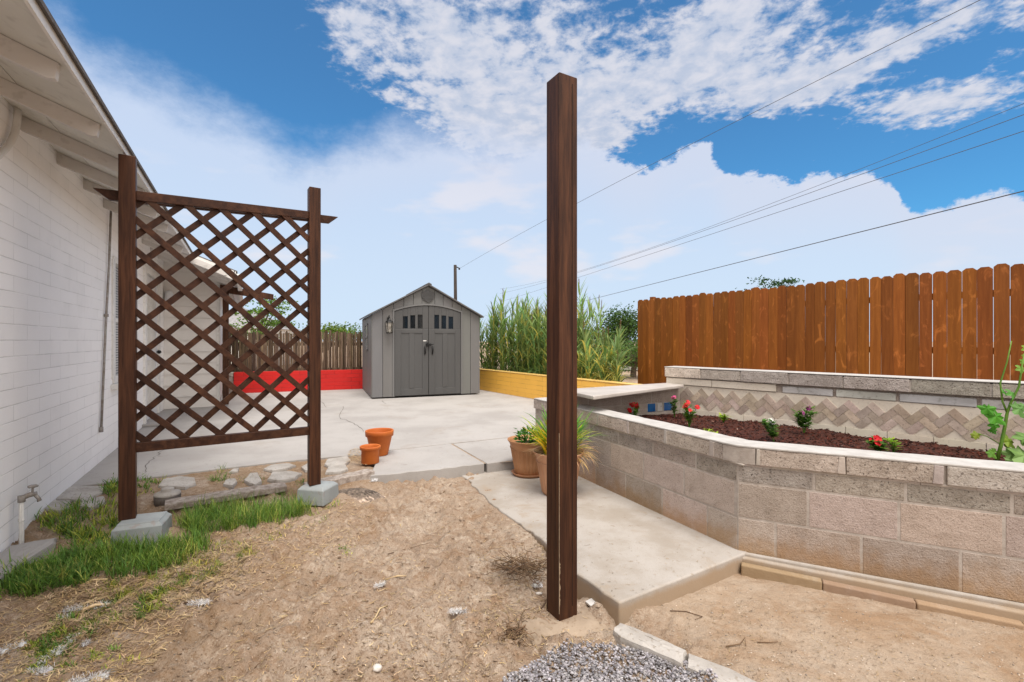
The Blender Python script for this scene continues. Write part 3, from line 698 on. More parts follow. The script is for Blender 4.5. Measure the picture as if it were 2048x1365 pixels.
# side window
g = G(); ya, yb, za, zb = .75, 1.42, 1.0, 1.62
for q in ((ya, yb, za, za+.05), (ya, yb, zb-.05, zb), (ya, ya+.05, za, zb), (yb-.05, yb, za, zb), (ya, yb, (za+zb)/2-.02, (za+zb)/2+.02)): g.box(-.035, -.012, *q)
sw_ = spt('side_window', g, M_SHED, bevel=.004)
g = G(); g.box(-.018, -.0125, ya+.05, yb-.05, za+.05, zb-.05); spt('pane', g, mat('cloudy_pane', (.30, .32, .33), None, 3, .2, 0), sw_)
# lantern
lx = .335
g = G(); g.box(lx-.03, lx+.03, -.025, 0, 1.58, 1.72); g.tube([(lx, -.02, 1.66), (lx, -.06, 1.75), (lx, -.12, 1.755), (lx, -.125, 1.70)], .009, 8); g.lathe([(.085, 0), (.07, .03), (.03, .06), (.012, .09)], 6, (lx, -.125, 1.605)); g.lathe([(.062, -.02), (.066, 0)], 6, (lx, -.125, 1.40))
for k in range(6):
    a = k*pi/3; g.bar((lx+.062*cos(a), -.125+.062*sin(a), 1.40), (lx+.088*cos(a), -.125+.088*sin(a), 1.605), .009, .009)
ln = spt('wall_lantern', g, M_BLACK)
g = G(); g.lathe([(.052, 0), (.076, .205)], 6, (lx, -.125, 1.40)); spt('lantern_glass', g, M_LGLASS, ln)

# ------------------------------------------------------------------ painted garden walls, old fence
rw0 = Vector((-6.47, 11.04, 0)); ra = radians(21.8)
th = thing('red_wall', 'low bright red painted block wall left of the shed', 'wall', rw0, ra)
g = G(); g.box(0, 3.4, 0, .2, -.05, .49); put('painted_blocks', g, M_RED, th, local=True, bevel=.006)
th = thing('rubble_wall', 'short whitewashed rubble wall at the left end of the red wall', 'wall', rw0, ra)
g = G(); random.seed(5)
for r_ in range(5):
    x = -.75
    while x < -.03:
        l = R(.09, .2); g.tint = gray(.7, 1.15); g.box(x+.004, min(x+l, -.006)-.004, .02+R(-.012, .012), .2, r_*.1-.01, r_*.1+.085+R(0, .01)); x += l
g.tint = (.8, .8, .8); g.box(-.75, -.007, .035, .19, -.02, .47); put('stones', g, M_RUBBLE, th, local=True, bevel=.012)
yw0 = Vector((-.86, 12.0, 0)); ya_ = atan2(-.835, .55)
th = thing('yellow_wall', 'low mustard yellow painted wall right of the shed', 'wall', yw0, ya_)
g = G(); g.box(-.4, 5.6, 0, .19, -.05, .50); put('painted_blocks', g, M_YEL, th, local=True, bevel=.01)
g = G(); random.seed(2)
g.box(-.4, 5.6, -.006, .196, .501, .513); put('top_paint', g, mat('pale_yellow', (.72, .50, .17), (.6, .36, .1), 6, .6, .2), th, local=True)
th = thing('rock', 'small pale rock on the patio at the foot of the yellow wall', 'rock', tuple(P(972, 779, 0)))
g = G(); g.blob((0, 0, .03), .045, (1.2, 1, .8), 8, 6, .12); put('stone', g, M_STONE, th, local=True)
g = G(); random.seed(11); th = thing('stake_fence', 'old weathered grey brown stake fence behind the red wall', 'fence', (-7.0, 11.3, 0), ra)
x = -.3
while x < 3.75:
    wd = R(.028, .055); hh = 1.45+.04*fbm(x, 0, 1.5, 2)+R(-.05, .04); q = R(.45, 1.35); g.tint = (q, q*R(.92, 1.), q*R(.82, 1.))
    yj = R(-.02, .02); lean = R(-.012, .012)
    g.prism([(x, yj, 0), (x+wd, yj, 0), (x+wd+lean, yj, hh-R(.0, .03)), (x+wd*.5+lean, yj, hh), (x+lean, yj, hh-R(.0, .04))], (0, .03, 0)); x += wd+R(-.002, .006)
put('stakes', g, M_OLD, th, local=True)
g = G(); g.tint = (.6, .55, .5); g.box(-.3, 3.75, .06, .10, .45, .53); g.box(-.3, 3.75, .06, .10, 1.1, 1.18); put('rail', g, M_OLD, th, local=True)

# brown picket fence
f0 = Vector((2.80, 10.08, 0)); fd = Vector((6.195-2.80, 5.85-10.08, 0)); FL = fd.length; fang = atan2(fd.y, fd.x)
fence = thing('picket_fence', 'tall orange brown dog eared board fence behind the planter', 'fence', f0, fang)
random.seed(21); x = -.16; k = 0
while x < FL+.95:
    wd = R(.132, .145); hh = 2.10+.075*x/FL+R(-.010, .010)+(.02 if k % 7 == 3 else 0); c_ = .032; yj = R(-.004, .004)
    gap = .0022 if x < FL*.55 else random.choice((.0025, .003, .006, .011))
    lean = R(-.003, .003)
    g = G(); q = R(.78, 1.16); g.tint = (q, q*R(.92, 1.08), q*R(.9, 1.2))
    g.prism([(x, yj, .12), (x+wd, yj, .12), (x+wd+lean, yj, hh-c_), (x+wd-c_*1.1+lean, yj, hh), (x+c_*1.1+lean, yj, hh), (x+lean, yj, hh-c_)], (0, .018, 0))
    put('picket', g, M_FENCE, fence, local=True); x += wd+gap; k += 1
for z_ in (.42, 1.05, 1.78):
    g = G(); g.box(-.02, FL+.95, .024, .062, z_, z_+.088); put('rail', g, M_FENCE, fence, local=True)
for k in range(4):
    g = G(); xx = .10+k*2.1; g.box(xx, xx+.089, .064, .153, -.2, 2.15); put('post', g, M_FENCE, fence, local=True)

# ------------------------------------------------------------------ block retaining wall
C0 = Vector((1.424, 3.0, 0)); aL = atan2(-.9048, .4258); aR = atan2(-.449, .894)
LL = 2.72; RL = 3.9
rw = thing('retaining_wall', 'bent grey concrete block retaining wall round the planter, pale coping on top', 'wall', C0)
random.seed(4)
Lo = Vector((C0.x-cos(aL)*LL, C0.y-sin(aL)*LL, 0))
courses = [(-.105, .106, .43, .0), (.112, .325, .43, .21), (.331, .444, .43, .08)]
gb, gm, gt = G(), G(), G()
def run(o, a, L, start, cs, gb, th_=.19, proud=0, drop=0., fin=True, tones=(.80, 1.14)):
    gb.frame(o, a)
    for z0_, z1_, bl, off in cs:
        x = -off
        while x < L:
            xa, xb = max(x, start)+.0065, min(x+bl, L)-.0065
            if xb-xa > .02:
                q = R(*tones); gb.tint = (q*R(.98, 1.06), q, q*R(.96, 1.02)); zz = drop
                gb.prism([(xa, -proud, z0_-drop*xa), (xb, -proud, z0_-drop*xb), (xb, -proud, z1_-drop*.25*xb), (xa, -proud, z1_-drop*.25*xa)], (0, th_, 0))
            x += bl
run(Lo, aL, LL, 0, [(-.105, .103, .43, .1), (.115, .323, .43, .31)], gb)
run(C0, aR, RL, 0, [(-.112, .103, .43, 0.22), (.115, .323, .43, .05)], gb, drop=.0)
put('block_courses', gb, M_CMU, rw, bevel=.004)
gt = G(); run(Lo, aL, LL, 0, [(.335, .434, .43, .2)], gt, tones=(.72, .95)); run(C0, aR, RL, 0, [(.335, .434, .43, .02)], gt, tones=(.72, .95))
put('thin_course', gt, M_CAP, rw, bevel=.004)
gc = G()
run(Lo, aL, LL-.095, -.02, [(.449, .552, .43, .05)], gc, .20, .014, tones=(.95, 1.15)); run(C0, aR, RL, .095, [(.449, .552, .445, .33)], gc, .20, .014, tones=(.95, 1.15))
put('cap_blocks', gc, M_CAP, rw, bevel=.006)
gm.frame(Lo, aL); gm.box(.004, LL-.002, .0022, .18, -.11, .551); gm.frame(C0, aR); gm.box(.002, RL, .0022, .18, -.115, .5505)
put('mortar_joints', gm, M_MORTAR, rw)
# squeezed mortar smears over joints near the cap
gs = G(); random.seed(9)
for o, a, L in ((Lo, aL, LL), (C0, aR, RL)):
    gs.frame(o, a)
    for zc in (.444,):
        x = .02
        while x < L-.1:
            l = R(.06, .25); gs.tint = gray(.85, 1.1); hh = R(.004, .014)
            gs.prism([(x, -.004, zc-hh*.7), (x+l, -.004, zc-hh*R(.2, .8)), (x+l, -.004, zc+.006), (x, -.004, zc+.006)], (0, .02, 0)); x += l
    for j in range(int(L/.43)+1):
        xx = j*.43+(.38 if a == aL else .115)
        if xx < L-.04:
            gs.tint = gray(.95, 1.2); ww = R(.010, .024); gs.prism([(xx-ww, -.0175, .452), (xx+ww*.8, -.0175, .452), (xx+ww*R(.6, 1.2), -.0175, .551), (xx-ww*R(.5, 1.1), -.0175, .551)], (0, .03, 0))
ca_, cb_ = Vector((Lo.x+cos(aL)*(LL-.10), Lo.y+sin(aL)*(LL-.10), 0)), Vector((C0.x+cos(aR)*.10, C0.y+sin(aR)*.10, 0))
def nrm_(o, a, d): return (o.x-sin(a)*d, o.y+cos(a)*d)
pc_ = [nrm_(ca_, aL, -.014), (C0.x-.004, C0.y+.002), nrm_(cb_, aR, -.014), nrm_(cb_, aR, .15), nrm_(ca_, aL, .15)]
gs.frame(); gs.tint = (1, 1, 1); gs.prism([(p[0], p[1], .449) for p in pc_], (0, 0, .1025))
put('mortar_smears', gs, M_MORTAR, rw, bevel=.003)
# coping: one mitred sheet over both runs
def off(o, a, d): return Vector((o.x-sin(a)*d, o.y+cos(a)*d, 0))
def mitre(d):
    a_, b_ = off(Lo, aL, d), off(C0, aR, d); u, v = Vector((cos(aL), sin(aL))), Vector((cos(aR), sin(aR)))
    den_ = u.x*v.y-u.y*v.x; r_ = Vector((b_.x-a_.x, b_.y-a_.y)); t_ = (r_.x*v.y-r_.y*v.x)/den_
    return (a_.x+u.x*t_, a_.y+u.y*t_)
Re = Vector((C0.x+cos(aR)*RL, C0.y+sin(aR)*RL, 0))
outer = rough_line([tuple(off(Lo, aL, -.016)[:2]), nrm_(ca_, aL, -.016), (C0.x-.006, C0.y-.001), nrm_(cb_, aR, -.016), tuple(off(Re, aR, -.016)[:2])], .07, .004)
inner = rough_line([tuple(off(Re, aR, .19)[:2]), mitre(.19), tuple(off(Lo, aL, .19)[:2])], .07, .008)
g = G(); g.prism([(p[0], p[1], .5525) for p in outer+inner], (0, 0, .013)); put('coping', g, M_COPING, rw, bevel=.004)
# footing steps under the right run
g = G(C0, aR); random.seed(8)
ft = thing('wall_footing', 'stepped mortar footing below the right run of the block wall', 'footing', C0)
g = G(C0, aR); g.prism([(.02, -.055, -.25), (RL, -.085, -.29), (RL, -.085, -.165), (.02, -.055, -.118)], (0, .05, 0)); g.prism([(.02, -.03, -.22), (RL, -.03, -.29), (RL, -.03, -.125), (.02, -.03, -.098)], (0, .029, 0)); put('mortar_ledge', g, M_PATH, ft, bevel=.012)
g = G(C0, aR); x = .02
while x < RL:
    l = .42; g.tint = gray(.8, 1.0); z1_ = -.138-.028*x; g.prism([(x+.001, -.108, -.30), (min(RL, x+l)-.001, -.110, -.30), (min(RL, x+l)-.001, -.110, z1_-.012+R(-.003, .003)), (x+.001, -.108, z1_-.004)], (0, .052, 0)); x += l
put('footing_blocks', g, M_MORTAR, ft, bevel=.010)

# end wall under the bench slab, with the blue tiles
E0 = Vector((.66, 4.87, 0)); E1 = Vector((1.95, 5.50, 0)); ea = atan2(E1.y-E0.y, E1.x-E0.x); EL = (E1-E0).length
ew = thing('end_wall', 'low grey block wall under the bench slab with blue tiles set in', 'wall', E0)
g = G(); run(E0, ea, EL, 0, [(-.1, .1, .43, 0), (.107, .31, .43, .2), (.317, .41, .43, .1), (.53, .685, .43, .28)], g, .18, 0)
g.frame(E0, ea); g.box(0, .92, 0, .18, .417, .523); g.box(1.32, EL, 0, .18, .417, .523)
put('blocks', g, M_CMU, ew, bevel=.004)
g = G(E0, ea); g.box(.005, EL-.005, .004, .17, -.1, .684); put('mortar_joints', g, M_MORTAR, ew)
for k, (xa, xb, m_) in enumerate(((.94, 1.055, M_BLUE), (1.08, 1.155, M_WHITE), (1.18, 1.30, M_BLUE))):
    g = G(E0, ea); g.box(xa, xb, -.006, .003, .43, .52); put('glazed_tile', g, m_, ew, bevel=.003)
    g = G(E0, ea)
    if m_ is M_BLUE:
        g.box(xa-.006, xa, -.005, .003, .425, .525); g.box(xb, xb+.006, -.005, .003, .425, .525)
        put('tile_edge', g, M_WHITE, ew)
A_, B_, C_, D_ = (.735, 4.29), (1.955, 5.40), (1.845, 5.655), (.50, 4.90)
g = G(); g.prism([(p[0], p[1], .687) for p in (A_, B_, C_, D_)], (0, 0, .036))
tag(put('bench_slab', g, M_SLABC, bevel=.008), 'smooth grey concrete slab lying across the end of the planter', 'slab')

# ------------------------------------------------------------------ tiled back wall
T0 = Vector((1.85, 5.66, 0)); ta = atan2(-.763, .6464); TLn = 4.6
tw = thing('tiled_wall', 'low garden wall faced in herringbone stone tiles with block cap', 'wall', T0, ta)
def twp(n, g, m_, parent=tw, **k): return put(n, g, m_, parent, local=True, **k)
g = G(); g.box(0, TLn, 0, .19, .0, .80); twp('core', g, M_CMU)
random.seed(14)
g = G(); x = -.01; lens = [.45, .44, .46, .45, .47, .47, .5, .5, .5, .5, .5]
for i, l in enumerate(lens):
    xb = min(x+l, TLn); g.tint = gray(.9, 1.15) if i else (1.55, 1.5, 1.45)
    if xb > x+.03: g.box(x+.004, xb-.006, -.045+R(-.004, .004), .19, .797+R(-.003, .003), .905+R(-.003, .003))
    x += l
cp_ = twp('cap_blocks', g, M_CAP, bevel=.007)
g = G(); g.box(0, TLn, -.038, .185, .8, .898); twp('cap_mortar', g, M_MORTAR)
g = G(); g.prism([(-.012, -.047, .9085), (TLn, -.047, .9085), (TLn, -.047, .917), (-.012, -.047, .917)], (0, .24, 0)); twp('cap_paint', g, M_COPING, bevel=.003)
g = G(); x = .0; ww = [.56, .66]
for l in ww: g.box(x+.003, x+l-.003, -.026, -.001, .715, .788); x += l
twp('plank_tile', g, M_BEIGE, bevel=.003)
g = G(); x = sum(ww)+.05
while x < TLn-.1: g.tint = gray(.9, 1.1); l = R(.44, .56); g.box(x+.006, x+l-.02, -.018+R(-.003, .003), -.001, .712, .778+R(-.004, .004)); x += l
twp('white_blocks', g, M_WHITE, bevel=.006)
g = G(); g.box(0, TLn, -.010, -.0005, .448, .708); twp('beige_backing', g, M_BEIGE)
g = G(); x = 0
while x < TLn: g.tint = gray(.93, 1.07); g.box(x+.002, min(TLn, x+.3)-.002, -.016, -.0007, .36, .446); x += .3
twp('base_tile', g, M_BEIGE, bevel=.002)
g = G(); wt = .0615; c45 = cos(pi/4); random.seed(6)
for i in range(-70, 120):
    for j in range(-70, 120):
        q = (i-j) % 4
        if q in (0, 3):
            cx_, cy_, hw, hh = ((i+1)*wt, (j+.5)*wt, wt, wt/2) if q == 0 else ((i+.5)*wt, (j+1)*wt, wt/2, wt)
            if q == 3: pass
            X2, Z2 = (cx_-cy_)*c45, (cx_+cy_)*c45
            if not (.02 < X2 < TLn-.02 and .488 < Z2-.0+.0 < .668): continue
            gp = .0022; co_ = [(-hw+gp, -hh+gp), (hw-gp, -hh+gp), (hw-gp, hh-gp), (-hw+gp, hh-gp)]
            tq = R(.82, 1.18); g.tint = (tq, tq*R(.95, 1.02), tq*R(.9, 1.05)); pr = -.014-R(0, .003)
            g.prism([(X2+(a-b)*c45, pr, Z2+(a+b)*c45) for a, b in co_], (0, .009, 0))
twp('herringbone_tiles', g, M_TRAV)

# ------------------------------------------------------------------ mulch bed
def in_bed(x, y):
    # right of left-run inner face, beyond right-run inner face, camera side of tile wall and end wall
    a1 = (x-Lo.x)*(-sin(aL))+(y-Lo.y)*cos(aL); a2 = (x-C0.x)*(-sin(aR))+(y-C0.y)*cos(aR)
    a3 = (x-T0.x)*(-sin(ta))+(y-T0.y)*cos(ta); a4 = (x-E0.x)*(-sin(ea))+(y-E0.y)*cos(ea)
    return a1, a2, a3, a4
def mz(x, y):
    a1, a2, a3, a4 = in_bed(x, y)
    return .385+.022*fbm(x, y, 2.2, 3)+.014*fbm(x, y, 9, 3, 4)+.05*exp(-((x-3.05)**2+(y-3.55)**2)/.05)+.03*exp(-((x-2.35)**2+(y-4.6)**2)/.1)-.05*smooth(.35, .0, min(a1, 9))*.6
g = G(); st = .03; idx = {}
xs_ = [.4+st*i for i in range(150)]; ys_ = [1.2+st*j for j in range(155)]
def gp_(i, j):
    if (i, j) not in idx: x_, y_ = xs_[i], ys_[j]; idx[i, j] = g.pt((x_, y_, mz(x_, y_)+R(-.004, .004)))
    return idx[i, j]
random.seed(31)
for i in range(149):
    for j in range(154):
        x_, y_ = xs_[i]+st/2, ys_[j]+st/2; a1, a2, a3, a4 = in_bed(x_, y_)
        if a1 > .10 and a2 > .10 and a3 < .05 and a4 < .05: g.face((gp_(i, j), gp_(i+1, j), gp_(i+1, j+1), gp_(i, j+1)))
n = 0
while n < 5200:
    x_, y_ = R(.6, 4.6), R(1.6, 5.6); a1, a2, a3, a4 = in_bed(x_, y_)
    if not (a1 > .2 and a2 > .2 and a3 < -.01 and a4 < -.01): continue
    n += 1; q = R(.25, 2.1); g.tint = (q, q*R(.8, 1.1), q*R(.8, 1.1)) if R(0, 1) > .02 else (6, 14, 20)
    z_ = mz(x_, y_)+R(-.002, .010); l, wd = R(.010, .032), R(.004, .011); a = R(0, pi); tl = R(-.6, .6); d = Vector((cos(a)*cos(tl), sin(a)*cos(tl), sin(tl)))
    c_ = Vector((x_, y_, z_)); g.bar(c_-d*l/2, c_+d*l/2, wd, R(.003, .006), up=(R(-.4, .4), R(-.4, .4), 1))
tag(put('mulch', g, M_MULCH), 'dark red brown bark mulch filling the raised planter', 'mulch', kind='stuff')

# bedding plants
def bedding(name, label, px, py, h_, r_, petal, nf, leafc=(1, 1, 1), nl=46, zb=.42, lsz=.035, tall=False, grp=None):
    h_ *= 1.45; r_ *= 1.6; nl = int(nl*2.6); lsz *= 1.25
    p = P(px, py, zb); p.z = mz(p.x, p.y)
    th = thing(name, label, 'plant', p, 0, grp)
    g = G()
    stems = []
    for k in range(max(3, nf+2)):
        a = R(0, 2*pi); rr = r_*R(.1, .8); top = Vector((cos(a)*rr, sin(a)*rr, h_*R(.6, 1)))
        stems.append(top); g.tint = (.9, 1.1, .7); g.tube([(0, 0, -.01), tuple(top*.5+Vector((0, 0, h_*.1))), tuple(top)], [.003, .0025, .002], 5)
    for k in range(nl):
        s_ = random.choice(stems); u = R(.15, 1); b_ = s_*u+Vector((0, 0, h_*.1*(1-u))); a = R(0, 2*pi)
        q = R(.6, 1.5); g.tint = (q*leafc[0]*R(.8, 1.3), q*leafc[1], q*leafc[2]*R(.7, 1.1)); g.leaf(b_, (cos(a), sin(a), R(-.1, .7)), lsz*R(.7, 1.4), lsz*.5*R(.8, 1.2), (0, 0, 1))
    put('foliage', g, M_LEAF, th, local=True)
    if petal:
        for k in range(nf):
            g = G(); s_ = stems[k]*.93; c_ = s_+Vector((0, 0, .01)); nrm = Vector((R(-.5, .5), -1+R(0, .5), R(.3, 1))).normalized(); u = nrm.orthogonal().normalized(); v_ = nrm.cross(u)
            for rep in range(3):
                c2_ = c_+Vector((R(-.012, .012), R(-.012, .012), R(-.008, .010)))
                for j in range(5):
                    a = j*2*pi/5+rep; d = u*cos(a)+v_*sin(a); sd2 = u*-sin(a)+v_*cos(a); q = R(.8, 1.1); g.tint = tuple(x*q for x in petal)
                    g.poly([c2_, c2_+d*.012+sd2*.009, c2_+d*.021+sd2*.005+nrm*.003, c2_+d*.021-sd2*.005+nrm*.003, c2_+d*.012-sd2*.009])
            put('flower', g, M_REDCR, th, local=True)
    return th
random.seed(40)
RED = (.62, .012, .02)
bedding('flowering_plant', 'red flowered bedding plant left of the blue tiles', 1270, 836, .13, .055, RED, 6)
bedding('flowering_plant', 'tall thin plant with one pink bloom right of the blue tiles', 1349, 829, .17, .04, (.62, .03, .22), 1, nl=50)
bedding('flowering_plant', 'red flowered plant with a yellow top beside the coping', 1378, 848, .18, .07, RED, 5, (1.3, 1.2, .8), nl=80)
bedding('leafy_plant', 'small spiky yellow green plant alone in the mulch', 1447, 842, .07, .04, None, 3, (2.2, 1.5, .8), nl=36)
bedding('leafy_plant', 'low yellowing seedling right against the coping', 1418, 862, .035, .07, None, 3, (2.4, 1.5, .8), nl=40)
bedding('flowering_plant', 'wide green bedding plant with one white bloom', 1548, 875, .13, .09, (.75, .75, .72), 1, nl=110)
bedding('flowering_plant', 'upright bedding plant with a dark purple bloom near the tiles', 1608, 864, .16, .06, (.22, .02, .14), 2, nl=70, lsz=.05)
bedding('leafy_plant', 'flat sparse green seedling behind the coping', 1668, 896, .025, .10, None, 3, (1, .9, 1), nl=26)
bedding('flowering_plant', 'bedding plant with one red bloom in the right half of the planter', 1755, 899, .085, .05, RED, 3, nl=46, lsz=.045)
bedding('leafy_plant', 'small pale green sprout beside the rightmost red bloom', 1788, 900, .075, .03, None, 2, (1.8, 1.4, .9), nl=18)
# tall mallow-like plant at the right edge
p = P(1993, 925, .42); th = thing('hollyhock', 'tall broad leaved stalk plant at the right end of the planter', 'plant', p)
g = G(); g.tint = (1.6, 1.4, 1.3)
stalk = [(0, 0, 0), (.02, -.01, .12), (.045, -.01, .24), (.06, -.01, .33), (.075, -.02, .40), (.115, -.03, .50), (.13, -.03, .6), (.15, -.03, .72)]
g.tube(stalk, [.011, .010, .009, .008, .007, .006, .005, .003], 8)
g.tube([(.06, -.01, .33), (.04, 0, .40), (.045, .02, .52), (.09, .02, .66), (.12, .02, .80)], [.006, .0055, .005, .004, .003], 7)
g.tube([(.045, -.01, .24), (-.02, -.02, .30), (-.05, -.03, .33)], .003, 5); g.tube([(.02, -.01, .12), (-.06, 0, .17), (-.12, 0, .19)], .003, 5)
put('stalk', g, M_LEAF, th, local=True, smooth=True)
g = G(); random.seed(44)
def palm(c_, r_, nrm, tint):
    c_ = Vector(c_); nrm = Vector(nrm).normalized(); u = nrm.orthogonal().normalized(); v_ = nrm.cross(u); g.tint = tint; ring = []
    n_ = 20; ph = R(0, 6)
    for j in range(n_):
        a = 2*pi*j/n_+ph; rr = r_*(.8+.2*cos(5*a-5*ph))*(.35 if j == 0 else 1)*R(.92, 1.05); ring.append(g.pt(c_+(u*cos(a)+v_*sin(a))*rr+nrm*.22*r_*cos(5*a)*.5-nrm*.25*rr))
    cc = g.pt(c_)
    for j in range(n_): g.face((cc, ring[j], ring[(j+1) % n_]))
for c_, r_, nr, ti in (((-.03, -.03, .31), .058, (-.2, -1, .6), (.7, 1.2, .5)), ((-.055, -.04, .255), .03, (-.5, -1, .2), (.6, 1., .5)), ((.06, -.04, .46), .035, (.3, -1, .6), (1, 1.3, 1.4)),
                      ((.11, -.04, .36), .055, (.2, -1, .5), (1.2, 1.2, 2.0)), ((.12, -.06, .06), .075, (.1, -1, .7), (1.9, 1.5, 2.8)), ((.07, -.05, .02), .06, (-.3, -1, .6), (1.6, 1.3, 2.4)), ((.15, -.04, .17), .06, (0, -1, 1), (1.7, 1.4, 2.4)),
                      ((-.13, 0, .18), .028, (-.2, -1, .5), (2.0, 1.2, .8)), ((-.04, -.01, .06), .03, (-.2, -1, .8), (1.3, 1.3, 1)), ((.13, -.03, .62), .03, (0, -1, .5), (1.6, 1.4, 1.2)), ((.17, -.03, .75), .028, (0, -1, .5), (2.0, 1.6, .9)), ((.09, 0, .14), .045, (.2, -1, .5), (2.2, 1.5, 1.))):
    palm(c_, r_*1.2, nr, ti)
    palm((c_[0]+R(-.05, .05), c_[1]+.02, c_[2]+R(-.05, .05)), r_*.9, (nr[0]+R(-.5, .5), nr[1], nr[2]), ti)
put('leaves', g, M_LEAF, th, local=True)

# ------------------------------------------------------------------ pots
def terra_pot(label, px, py, r1, r0, h_, rim):
    p = P(px, py, 0); th = thing('terracotta_pot', label, 'plant pot', p, 0, 'empty terracotta pots at the patio edge')
    g = G(); rr = r1
    g.lathe([(r0, 0), (r0+.004, .004), (rr-.014, h_-rim), (rr-.013, h_-rim+.001), (rr, h_-rim+.003), (rr+.003, h_-.006), (rr, h_), (rr-.010, h_), (rr-.016, h_-.01), (rr-.022, h_-rim), (r0-.01, .02), (.001, .02)], 48)
    put('pot_body', g, M_TERRA, th, local=True, smooth=True)
terra_pot('larger empty orange terracotta pot standing behind the small one', 759, 909, .146, .085, .262, .06)
terra_pot('small straight sided terracotta pot in front of the larger one', 740.5, 925, .100, .083, .168, .035)
def planter(label, p, r1, r0, h_, sauc, m_tint):
    th = thing('planter_pot', label, 'plant pot', p, 0, None); z0_ = .0
    if sauc:
        g = G(); g.tint = (.75, .65, .6); g.lathe([(r0+.03, 0), (r0+.05, .03), (r0+.04, .03), (r0+.02, .008), (.001, .008)], 40); put('saucer', g, M_POT, th, local=True, smooth=True); z0_ = .012
    g = G(); g.tint = m_tint
    g.lathe([(r0, z0_), (r0+.012, z0_+.02), (r0+(r1-r0)*.32, h_*.34), (r1*.83, h_*.74), (r1*.85, h_*.745)], 128, (0, 0, 0), 26, .028)
    put('fluted_body', g, M_POT, th, local=True, smooth=True)
    g = G(); g.tint = m_tint
    g.lathe([(r1*.84, h_*.73), (r1*.865, h_*.75), (r1*.87, h_*.84), (r1*.90, h_*.9), (r1*.97, h_*.955), (r1, h_*.985), (r1*.995, h_), (r1*.96, h_*.99), (r1*.88, h_*.93), (r1*.84, h_*.85), (.001, h_*.84)], 64)
    put('rim', g, M_POT, th, local=True, smooth=True)
    g = G(); g.tint = tuple(x*.8 for x in m_tint); n = 96
    g.tube([(r1*.872*cos(2*pi*k/n), r1*.872*sin(2*pi*k/n), h_*.765+.006*abs(sin(k*pi/6))) for k in range(n+1)], .0035, 5); put('scalloped_bead', g, M_POT, th, local=True, smooth=True)
    g = G(); g.lathe([(r1*.8, h_*.86), (r1*.4, h_*.875), (.001, h_*.88)], 24); put('soil', g, M_SOIL, th, local=True)
    return th
pA = P(1058, 948, -.1); pB = P(1117, 986, -.1)
planter('tan fluted planter pot on a saucer, at the left behind the other', pA, .215, .125, .35, True, (.95, .88, .78))
planter('pinkish fluted planter pot nearest the lone post', pB, .222, .13, .37, False, (1.12, 1.12, 1.2))
random.seed(50)
th = thing('strap_leaf_plant', 'bushy green and yellow strap leaved plant in the front planter pot', 'plant', (pB.x, pB.y, -.1+.31))
g = G(); gd = G()
for k in range(210):
    a = R(0, 2*pi); rr = R(0, .13); yel = R(0, 1); q = R(.75, 1.5)
    g.tint = (q*1.0, q*1.15, q*.9) if yel < .5 else (q*4.2, q*2.1, q*.7) if yel < .85 else (q*5.5, q*1.7, q*.7)
    g.strap((rr*cos(a), rr*sin(a), 0), a+R(-.4, .4), R(.05, .55), R(.28, .52)*(1.05 if yel < .4 else .85), R(.018, .032), R(.2, 1.5 if yel < .5 else 2.0), 6)
put('leaves', g, M_LEAF, th, local=True)
for k in range(90):
    a = R(-1.0, .9); q = R(.6, 1.3); gd.tint = (q, q*R(.75, .95), q*R(.5, .8)); rr = R(.10, .19)
    gd.strap((rr*cos(a), rr*sin(a)*.9, R(.0, .05)), a+R(-.5, .5), R(.7, 1.4), R(.12, .30), R(.004, .012), R(1.2, 2.4), 6)
for k in range(16):
    a = R(2.5, 4.); gd.tint = gray(.8, 1.2); gd.strap((.1*cos(a), .1*sin(a), 0), a, R(.3, .9), R(.15, .3), R(.006, .012), R(1., 2.2), 5)
put('dead_leaves', gd, M_STRAW, th, local=True)
th = thing('small_leafy_plant', 'small dark green leafy plant in the rear planter pot', 'plant', (pA.x-.01, pA.y-.04, -.1+.30))
g = G()
for k in range(260):
    a = R(0, 2*pi); rr = R(0, .12); q = R(.4, 1.3); g.tint = (q*.8, q, q); g.leaf((rr*cos(a), rr*sin(a), R(0, .15)), (cos(a), sin(a), R(-.2, 1)), R(.03, .06), R(.016, .03))
put('leaves', g, M_LEAF, th, local=True)

# ------------------------------------------------------------------ kerb, gravel
def stone_poly(pts, ztop, thick, m_, name, label, cat, group=None, bev=.012, seed=0):
    """irregular flat stone from an outline: rounded, uneven top"""
    random.seed(seed); c_ = sum((Vector((p[0], p[1])) for p in pts), Vector((0, 0)))/len(pts)
    th = G(); n = len(pts); dens = []
    for k in range(n):
        a, b = Vector(pts[k][:2]), Vector(pts[(k+1) % n][:2])
        for j in range(4): q = a+(b-a)*j/4; dens.append(c_+(q-c_)*R(.965, 1.02))
    g = G(); rings = []
    for s_, dz_ in ((1.0, -thick), (1.0, -.018), (.965, -.004), (.80, .0), (.45, .003)):
        rings.append([g.pt((c_.x+(q.x-c_.x)*s_-c_.x, c_.y+(q.y-c_.y)*s_-c_.y, dz_+R(-.003, .003))) for q in dens])
    for A, B in zip(rings, rings[1:]):
        for k in range(len(A)): g.face((A[k], A[(k+1) % len(A)], B[(k+1) % len(A)], B[k]))
    g.face(rings[-1])
    o = put(name, g, m_, smooth=False); o.location = (c_.x, c_.y, ztop); tag(o, label, cat, group)
    return o
def pp(lst, z): return [tuple(P(a, b, z)[:2]) for a, b in lst]
stone_poly(pp([(1224, 1258), (1238, 1242), (1300, 1266), (1374, 1300), (1366, 1326), (1300, 1297), (1240, 1272)], -.165), -.165, .09, M_STONE, 'kerb_stone', 'pale kerb stone touching the corner of the path slab', 'kerb stone', 'kerb stones beside the gravel', seed=1)
